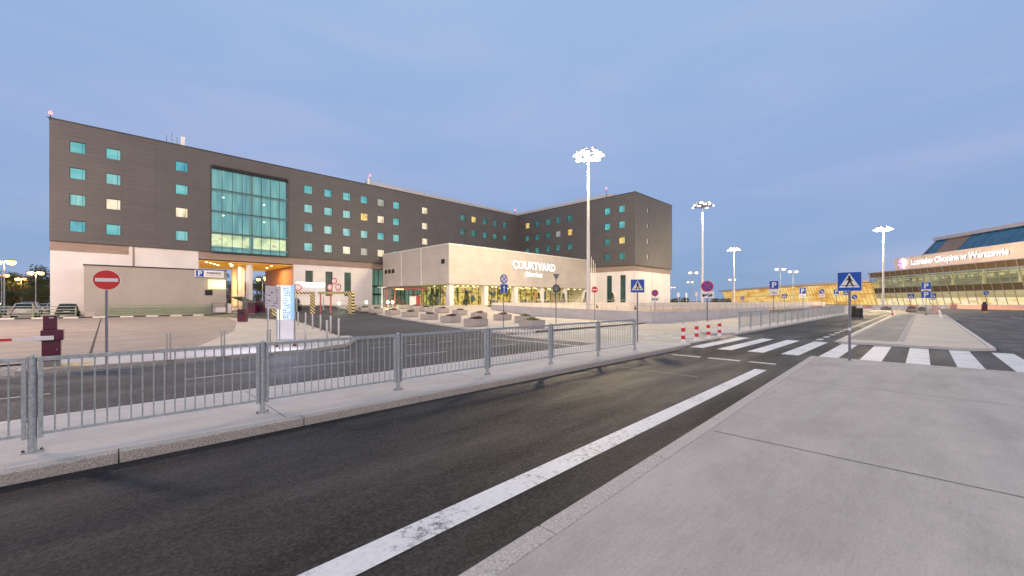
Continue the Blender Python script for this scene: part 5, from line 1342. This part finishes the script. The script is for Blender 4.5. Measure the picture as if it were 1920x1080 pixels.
# ------------------------------------------------------------------ conifers, trees, bushes
def shrub(label, loc, h, r, m, group, seed, n=520):
    t = thing('conifer', label, 'shrub', loc, 0, group); rnd = random.Random(seed)
    b = MB(); b.cyl((0, 0, 0), (0, 0, h*.8), .05, .02, 6); b.build('trunk', M['bark'], t)
    b = MB()
    for k in range(9):
        f = k/8; crown(b, n//9, 0, 0, h*(.15+.8*f), r*(1-.75*f), r*(1-.75*f), h*.09, .10, rnd)
    b.build('crown', m, t)
    return t
sb = shrub('dark conifer beside the left column of the pavilion', gt(811, 579)[:2]+(1.0,), 2.6, .75, M['leaf'], 'conifers in front of the lobby', 1)
for px, D, lab in ((1010, 72, 'dark conifer between two lobby columns, left of the triangular sign'), (1056, 76, 'dark conifer right behind the triangular sign'), (1099, 70, 'dark conifer next to the nearest mast'), (1148, 75, 'conifer growing against the first tall slit window of the wing'), (875, 62, 'small dark conifer right of the first column')):
    u, v, _ = place(px, D); dup(sb, (u, v, 1.0), 1, lab, .9)
def make_tree(label, loc, h, seed, m, spread=.42):
    t = thing('tree', label, 'tree', loc, 0, 'trees behind the car park'); rnd = random.Random(seed)
    b = MB(); b.cyl((0, 0, 0), (0, 0, h*.55), h*.028, h*.014, 9); tips = []
    for k in range(8):
        a = rnd.uniform(0, 6.28); z0 = h*rnd.uniform(.25, .5); l = h*rnd.uniform(.2, .36); e = Vector((math.cos(a)*l, math.sin(a)*l, z0+l*rnd.uniform(.5, 1.2)))
        b.cyl((0, 0, z0), e, h*.010, h*.004, 6); tips.append(e)
        for j in range(2):
            e2 = e + Vector((rnd.uniform(-1, 1), rnd.uniform(-1, 1), rnd.uniform(.2, 1)))*h*.12; b.cyl(e, e2, h*.004, h*.002, 5); tips.append(e2)
    tips.append(Vector((0, 0, h*.8)))
    b.build('trunk', M['bark'], t)
    b = MB()
    for e in tips: crown(b, 130, e.x, e.y, e.z, h*.15, h*.15, h*.12, h*.019, rnd)
    for k in range(9): crown(b, 110, rnd.uniform(-.24, .24)*h, rnd.uniform(-.24, .24)*h, h*rnd.uniform(.16, .34), h*.12, h*.12, h*.11, h*.018, rnd)
    b.build('crown', m, t)
    return t
t0 = make_tree('large dark tree touching the left edge of the hotel wall', place(84, 112), 10.5, 3, M['leaf'])
t1 = make_tree('brownish tree behind the orange lamps at the left', place(52, 118), 9.5, 8, M['leaf2'])
for k, (px, D, sc, base, lab) in enumerate([(24, 112, .85, t0, 'dark tree at the left between the tallest lamp and its neighbour'), (2, 118, .8, t1, 'brownish tree cut by the left photo edge'), (68, 100, .62, t1, 'low brownish tree behind the parked cars'), (38, 128, .95, t0, 'dark tree behind the middle of the orange lamps'),
                    (12, 98, .5, t0, 'low dark tree near the left photo edge'), (415, 120, .9, t0, 'dark tree seen through the passage, leftmost'), (448, 128, .8, t1, 'brownish tree seen between the passage columns'), (482, 122, .85, t0, 'dark tree seen through the passage, right of the columns'), (503, 130, .8, t1, 'brownish tree seen through the passage near its brown wall'), (430, 110, .6, t1, 'low brownish tree behind the passage'), (78, 132, 1.0, t1, 'tall brownish tree right beside the hotel wall'), (60, 96, .55, t0, 'low dark tree behind the silver hatchback'), (30, 100, .6, t1, 'low brownish tree left of the silver hatchback')]):
    dup(base, place(px, D), k*1.3, lab, sc)
for px, D, w_, lab in ((1283, 235, 2.6, 'round dark bush cluster right of the hotel end'), (1262, 260, 1.8, 'low dark bush strip left of the round cluster'), (1338, 250, 2.0, 'low dark bushes under the second mast'), (1357, 262, 2.3, 'dark bush at the left end of the pier')):
    t = thing('bush', lab, 'bush', place(px, D), 0, 'far dark bushes'); rnd = random.Random(px); b = MB()
    for k in range(7): crown(b, 120, rnd.uniform(-1, 1)*w_*2.4, rnd.uniform(-2, 2), 1.4+rnd.uniform(0, .8), 1.8, 1.8, w_*.75, .35, rnd)
    b.build('crown', M['leaf'], t)
    b = MB(); b.cyl((0, 0, 0), (0, 0, 1.2), .2, n=6); b.build('trunk', M['bark'], t)

# ------------------------------------------------------------------ cars
def make_car(label, loc, rz, paint, suv=0.0):
    t = thing('parked_car', label, 'car', loc, rz, 'cars in front of and around the hotel')
    H = 1.46+suv*.25
    secs = [(-2.15, .66, .36, .74), (-2.06, .78, .24, .92), (-1.3, .87, .20, .95), (-.2, .88, .19, .93), (.95, .87, .20, .90), (1.65, .82, .21, .80), (2.05, .74, .24, .70), (2.14, .60, .34, .60)]
    b = MB(); vs = []
    for x, w, z0, z1 in secs:
        z1 += suv*.15; zm = (z0+z1)/2
        vs += [(x, -w*.85, z0), (x, -w, z0+.12), (x, -w*1.02, zm), (x, -w*.95, z1-.05), (x, -w*.8, z1), (x, w*.8, z1), (x, w*.95, z1-.05), (x, w*1.02, zm), (x, w, z0+.12), (x, w*.85, z0)]
    fs = [tuple(range(10)), tuple(reversed(range((len(secs)-1)*10, len(secs)*10)))]
    for i in range(len(secs)-1):
        for j in range(10): fs.append((i*10+j, (i+1)*10+j, (i+1)*10+(j+1) % 10, i*10+(j+1) % 10))
    b.add(vs, fs); b.build('body', paint, t, smooth=True)
    zb = .90+suv*.15; xr = -1.95 if not suv else -2.0
    b = MB(); bt_ = [(xr, -.74, zb), (1.05, -.76, zb-.02), (1.05, .76, zb-.02), (xr, .74, zb)]; tp_ = [(-1.35-.3*suv, -.56, H-.05), (.25, -.58, H-.05), (.25, .58, H-.05), (-1.35-.3*suv, .56, H-.05)]
    b.add(bt_+tp_, [(0,1,5,4),(1,2,6,5),(2,3,7,6),(3,0,4,7)]); b.build('windows', M['carglass'], t)
    b = MB(); b.add([(x*1.0, y, z) for x, y, z in tp_] + [(-1.15-.3*suv, -.48, H), (.1, -.5, H), (.1, .5, H), (-1.15-.3*suv, .48, H)], [(0,1,5,4),(1,2,6,5),(2,3,7,6),(3,0,4,7),(4,5,6,7)])
    for i in range(4): b.cyl(bt_[i], tp_[i], .045, .04, 6)
    for y in (-1, 1): b.cyl((-.35, y*.765, zb), (-.4, y*.58, H-.04), .035, n=5)
    b.build('roof', paint, t, smooth=True)
    for x in (-1.32, 1.32):
        for y in (-.82, .82):
            w_ = MB(); w_.cyl((x, y-.1, .32), (x, y+.1, .32), .32, n=20); wo = w_.build('wheel', M['tyre'], t, smooth=True)
            r_ = MB(); s2 = 1 if y > 0 else -1; r_.cyl((x, y+s2*.10, .32), (x, y+s2*.115, .32), .20, n=16); r_.build('rim', M['chrome'], wo)
    for y in (-.6, .6):
        q = MB(); q.obox((2.08, y, .62+suv*.12), (.10, .28, .13), 0); q.build('headlight', M['chrome'], t, bevel=.02)
        q = MB(); q.obox((-2.09, y*1.08, .80+suv*.12), (.10, .20, .22), 0); q.build('tail_light', M['tail'], t, bevel=.02)
    q = MB(); q.box(-2.17, -2.14, -.26, .26, .55, .66); q.build('number_plate', M['white'], t)
    return t
pa = lambda n, c, : mat(n, c, .28, .35, var=.04, coat=.6)
P_silver, P_black, P_white, P_navy = pa('car_silver', (.42, .40, .40)), pa('car_black', (.018, .018, .022)), pa('car_white', (.62, .60, .58)), pa('car_blue', (.02, .03, .08))
make_car('silver hatchback behind the green railing, left of the white hotel wall', (-6.2, 68.4, .05), R(90), P_silver, .4)
make_car('black estate car behind the green railing, next to the grey annex', (-3.1, 68.4, .05), R(90), P_black, .2)
make_car('dark car cut by the left photo edge behind the green railing', (-8.9, 68.4, .05), R(90), P_black, .3)
make_car('white van-like car in the second row at the left, roof showing over the silver one', (-7.2, 84, 0), R(90), P_white, 1.0)
make_car('pale car farther back beside the white hotel wall', (-5.9, 92, 0), R(60), P_silver, 0)
make_car('blue car in the second row behind the tallest orange lamp', (-10.3, 84, 0), R(90), P_navy, .2)
u, v, z = gt(567, 585); make_car('dark car waiting under the entrance lights between the two height gates', (u, v+3.5, rise(u, v+3.5)), R(70), P_navy, .1)

# ------------------------------------------------------------------ luggage trolleys, glass stair cover, box
def trolley(label, loc, rz):
    t = thing('luggage_trolley', label, 'trolley', loc, rz, 'luggage trolleys by the annex')
    for dy in (-.28, .28):
        p = MB(); p.cyl((-.45, dy, .15), (.45, dy*.7, .15), .02, n=6); p.cyl((-.45, dy, .15), (-.52, dy, 1.05), .02, n=6); p.build('side_frame', M['steel'], t)
    p = MB(); p.cyl((-.52, -.28, 1.05), (-.52, .28, 1.05), .025, n=6); p.build('handle', M['red'], t)
    p = MB(); p.box(-.44, .42, -.22, .22, .17, .21); p.build('deck', M['white'], t); p = MB(); p.box(-.50, -.46, -.24, .24, .5, .85); p.build('panel', M['white'], t)
    for x, y in ((-.4, -.26), (-.4, .26), (.4, 0)):
        p = MB(); p.cyl((x, y-.02, .08), (x, y+.02, .08), .08, n=10); p.build('wheel', M['tyre'], t)
    return t
tr = trolley('front luggage trolley of the row beside the stair cover', (12.0, 62.5, .15), R(20))
for k, lab in ((1, 'second luggage trolley of the row beside the stair cover'), (2, 'third luggage trolley of the row beside the stair cover'), (3, 'rearmost luggage trolley of the row beside the stair cover')): dup(tr, (12.0+.42*k, 62.7+.16*k, .15), R(20), lab)
t = thing('trolley_shelter', 'small grey framed rack with a white panel at the right end of the annex', 'rack', (10.4, 64.6, .02), 0)
for x in (-.75, .75):
    p = MB(); p.box(x-.04, x+.04, -.3, .3, 0, 1.5); p.build('side_frame', M['grey'], t)
p = MB(); p.box(-.7, .7, -.05, 0, .35, 1.0); p.build('panel', M['white'], t)
p = MB(); p.box(-.79, .79, -.32, .32, 1.5, 1.56); p.build('roof', M['grey'], t)
p = MB(); p.box(.9, 1.3, -.25, .1, 0, 1.5); p.build('end_box', M['white'], t)
u, v, _ = place(463, 54); t = thing('stair_cover', 'sloping glass and metal cover of a stair beside the passage', 'shelter', (u, v, 0), R(35))
p = MB(); p.add([(-1.6, -.8, 2.3), (1.6, -.8, 1.25), (1.6, .8, 1.25), (-1.6, .8, 2.3), (-1.6, -.8, 2.42), (1.6, -.8, 1.37), (1.6, .8, 1.37), (-1.6, .8, 2.42)], [(0,3,2,1),(4,5,6,7),(0,1,5,4),(1,2,6,5),(2,3,7,6),(3,0,4,7)]); p.build('roof', mat('cover_green', (.13, .20, .17), .3), t)
p = MB(); p.add([(-1.5, -.78, .0), (1.5, -.78, .0), (1.5, -.78, 1.26), (-1.5, -.78, 2.26)], [(0,1,2,3)]); p.build('side_glass', mat('cover_side', (.20, .20, .18), .3), t)
for x, zt_ in ((-1.5, 2.28), (1.5, 1.28)):
    p = MB(); p.box(x-.05, x+.05, -.85, -.77, 0, zt_); p.build('post', M['grey'], t)
b = MB(); b.box(-.35, .35, -.3, .3, 0, .62); o = b.build('concrete_block', M['planter'], None, bevel=.03, loc=(-1.3, 64.9, .02)); tag(o, 'pale concrete block at the left foot of the grey annex', 'block')

# ------------------------------------------------------------------ far right road furniture
random.seed(5)
bb = None
def barrier_block(label, loc, rz, m):
    t = thing('road_barrier', label, 'road barrier', loc, rz, 'white and pink road barriers before the terminal')
    p = MB(); prof = [(-.30, 0), (.30, 0), (.30, .12), (.12, .40), (.09, .92), (-.09, .92), (-.12, .40), (-.30, .12)]
    n = len(prof); p.add([(-1.45, y, z) for y, z in prof] + [(1.45, y, z) for y, z in prof], [tuple(reversed(range(n))), tuple(range(n, 2*n))] + [(i, (i+1) % n, n+(i+1) % n, n+i) for i in range(n)])
    p.build('body', m, t); q = MB(); q.box(-.35, -.15, -.31, .31, .001, .11); q.build('foot_gap', M['black'], t)
    return t
M['pinkish'] = mat('barrier_pink', (.62, .34, .30), .6); M['bwhite'] = mat('barrier_white', (.70, .66, .62), .6)
words = ['left end', 'second from the left', 'third from the left', 'fourth from the left', 'fifth from the left', 'sixth from the left', 'seventh from the left', 'eighth from the left']
P0, P1 = Vector(place(1455, 78)[:2]), Vector(place(1795, 98)[:2]); nB = int((P1-P0).length/3.05); rzB = math.atan2(P1.y-P0.y, P1.x-P0.x)
pr_b = {}
ordn = lambda n: ['', 'first', 'second', 'third'][n] if n < 4 else f'{n}th' if not (n > 20 and n % 10 in (1, 2, 3)) else f'{n}' + ['', 'st', 'nd', 'rd'][n % 10]
for k in range(nB):
    p = P0.lerp(P1, (k+.5)/nB); m = M['pinkish'] if k % 5 == 3 else M['bwhite']
    lab = f'{"pinkish" if m is M["pinkish"] else "white"} road barrier block before the terminal, {ordn(k+1)} from the left of its row'
    if m.name in pr_b: dup(pr_b[m.name], (p.x, p.y, 0), rzB, lab)
    else: pr_b[m.name] = barrier_block(lab, (p.x, p.y, 0), rzB, m)
pk = thing('boundary_wall', 'long low pinkish wall behind the right road in front of the terminal doors', 'wall', (0, 0, 0))
b = MB(); A_, B2 = Vector(place(1795, 96)[:2]), Vector(place(1990, 74)[:2]); d = (B2-A_).normalized(); n_ = Vector((-d.y, d.x))*.3
b.prism([tuple(A_), tuple(B2), tuple(B2+n_), tuple(A_+n_)], -.05, .95); b.build('wall_face', mat('pink_wall', (.60, .33, .28), .6), pk)
b = MB(); b.prism([tuple(A_-n_*.2), tuple(B2-n_*.2), tuple(B2+n_*1.2), tuple(A_+n_*1.2)], .952, 1.05); b.build('coping', M['bwhite'], pk)
u, v = at(1673, 590.5); t = thing('traffic_cone', 'small red and white cone at the far tip of the parking island', 'cone', (u, v, 0), 0)
p = MB(); p.lathe([(.17, .03), (.11, .28), (.03, .72)], 14); p.build('body', M['rw'], t, smooth=True); p = MB(); p.box(-.22, .22, -.22, .22, 0, .03); p.build('foot', M['red'], t)
u, v = at(1754, 590); t = thing('hazard_board', 'red and white diagonal striped board at the end of the right island', 'sign', (u, v, .1), math.atan2(v, u)-R(90))
p = MB(); p.plate(sq(.42, 1.0, 0, .62), 0, .04); p.build('board', M['rwd'], t); p = MB(); p.cyl((0, .08, 0), (0, .08, 1.0), .03, n=8); p.build('pole', M['galv'], t)
u, v = at(1766, 598); t = thing('wrapped_post', 'slim white wrapped post beside the striped hazard board', 'post', (u, v, 0), R(20))
p = MB(); p.cyl((0, 0, 0), (.04, .2, .95), .12, .09, 10); p.build('wrap', M['white'], t, smooth=True); p = MB(); p.cyl((.04, .2, .95), (.05, .24, 1.12), .05, n=8); p.build('post_top', M['grey'], t)
def rplant(label, px, py, w, h, m):
    u, v = at(px, py); t = thing('round_planter', label, 'planter', (u, v, 0), 0, 'round planters beyond the parking island'); p = MB(); p.lathe([(w*.4, 0), (w*.5, .1), (w*.55, h*.6), (w*.5, h*.62), (w*.5, h*.55)], 18); p.build('bowl', M['planter'], t, smooth=True)
    b = MB(); crown(b, 220, 0, 0, h*.72, w*.45, w*.45, h*.25, .08, random.Random(px)); b.build('plants', m, t)
rplant('round brownish planter in front of the terminal, left of the double parking sign', 1709, 585, 1.3, .95, M['leaf2'])
rplant('low round planter just behind the double parking sign', 1729, 583, 1.1, .7, M['leaf2'])
rplant('wide flat planter left of the cone, beside the long barrier row', 1661, 581, 1.7, .7, M['leaf_red'])
for px, D, w_, lab in ((1601, 45, .30, 'black waste bin right of the big crossing sign pole'), (1611, 44, .42, 'dark grey cabinet beside the black waste bin')):
    u, v, _ = place(px, D); t = thing('waste_bin', lab, 'bin', (u, v, .05), R(-30), 'dark bins at the end of the far rail')
    p = MB(); p.box(-w_/2*1.2, w_/2*1.2, -w_/2, w_/2, 0, 1.2 if w_ < .4 else 1.0); p.build('body', M['dark'], t, bevel=.02); p = MB(); p.box(-w_*.62, w_*.62, -w_*.55, w_*.55, 1.2 if w_ < .4 else 1.0, 1.26 if w_ < .4 else 1.06); p.build('lid', M['grey'], t)
u, v = at(1846, 587); t = thing('parking_barrier', 'dark red barrier cabinet with a yellow base on the right road', 'barrier', (u, v, 0), R(-60))
p = MB(); p.box(-.25, .25, -.2, .2, .3, 1.35); p.build('cabinet', M['burgundy'], t, bevel=.02); p = MB(); p.box(-.3, .3, -.25, .25, 0, .299); p.build('plinth', M['yellow'], t); p = MB(); p.box(-.16, .16, -.15, .15, 1.352, 1.7); p.build('top_cabinet', M['dark'], t, bevel=.02)

def bird(label, loc, rz):
    b = MB(); b.lathe([(.005, -.14), (.035, -.09), (.055, 0), (.045, .07), (.02, .12)], 10); 
    for i, p in enumerate(b.v): x, y, z = p; b.v[i] = (z*1.1, y, .11 + x + z*.35)
    b2 = MB(); b2.lathe([(.004, -.035), (.032, -.01), (.03, .02), (.004, .035)], 8, (.15, 0, .22)); b.add(b2.v, b2.f)
    b.cyl((.17, 0, .22), (.225, 0, .21), .010, .002, 5); b.obox((-.2, 0, .06), (.14, .05, .012), 0, 0, R(-20))
    for y in (-.02, .02): b.cyl((0, y, .08), (0, y, 0), .005, n=4)
    o = b.build('bird', M['black'], None, smooth=True, loc=loc, rz=rz); tag(o, label, 'bird', 'birds on the parapet'); o.scale = (1.7, 1.7, 1.7)
bird('dark bird perched on the parapet right of the nearest mast, larger in view', (31.3, 16.9, 1.06), R(30)); bird('dark bird perched on the parapet closer to the nearest mast', (32.6, 21.5, 1.12), R(200))
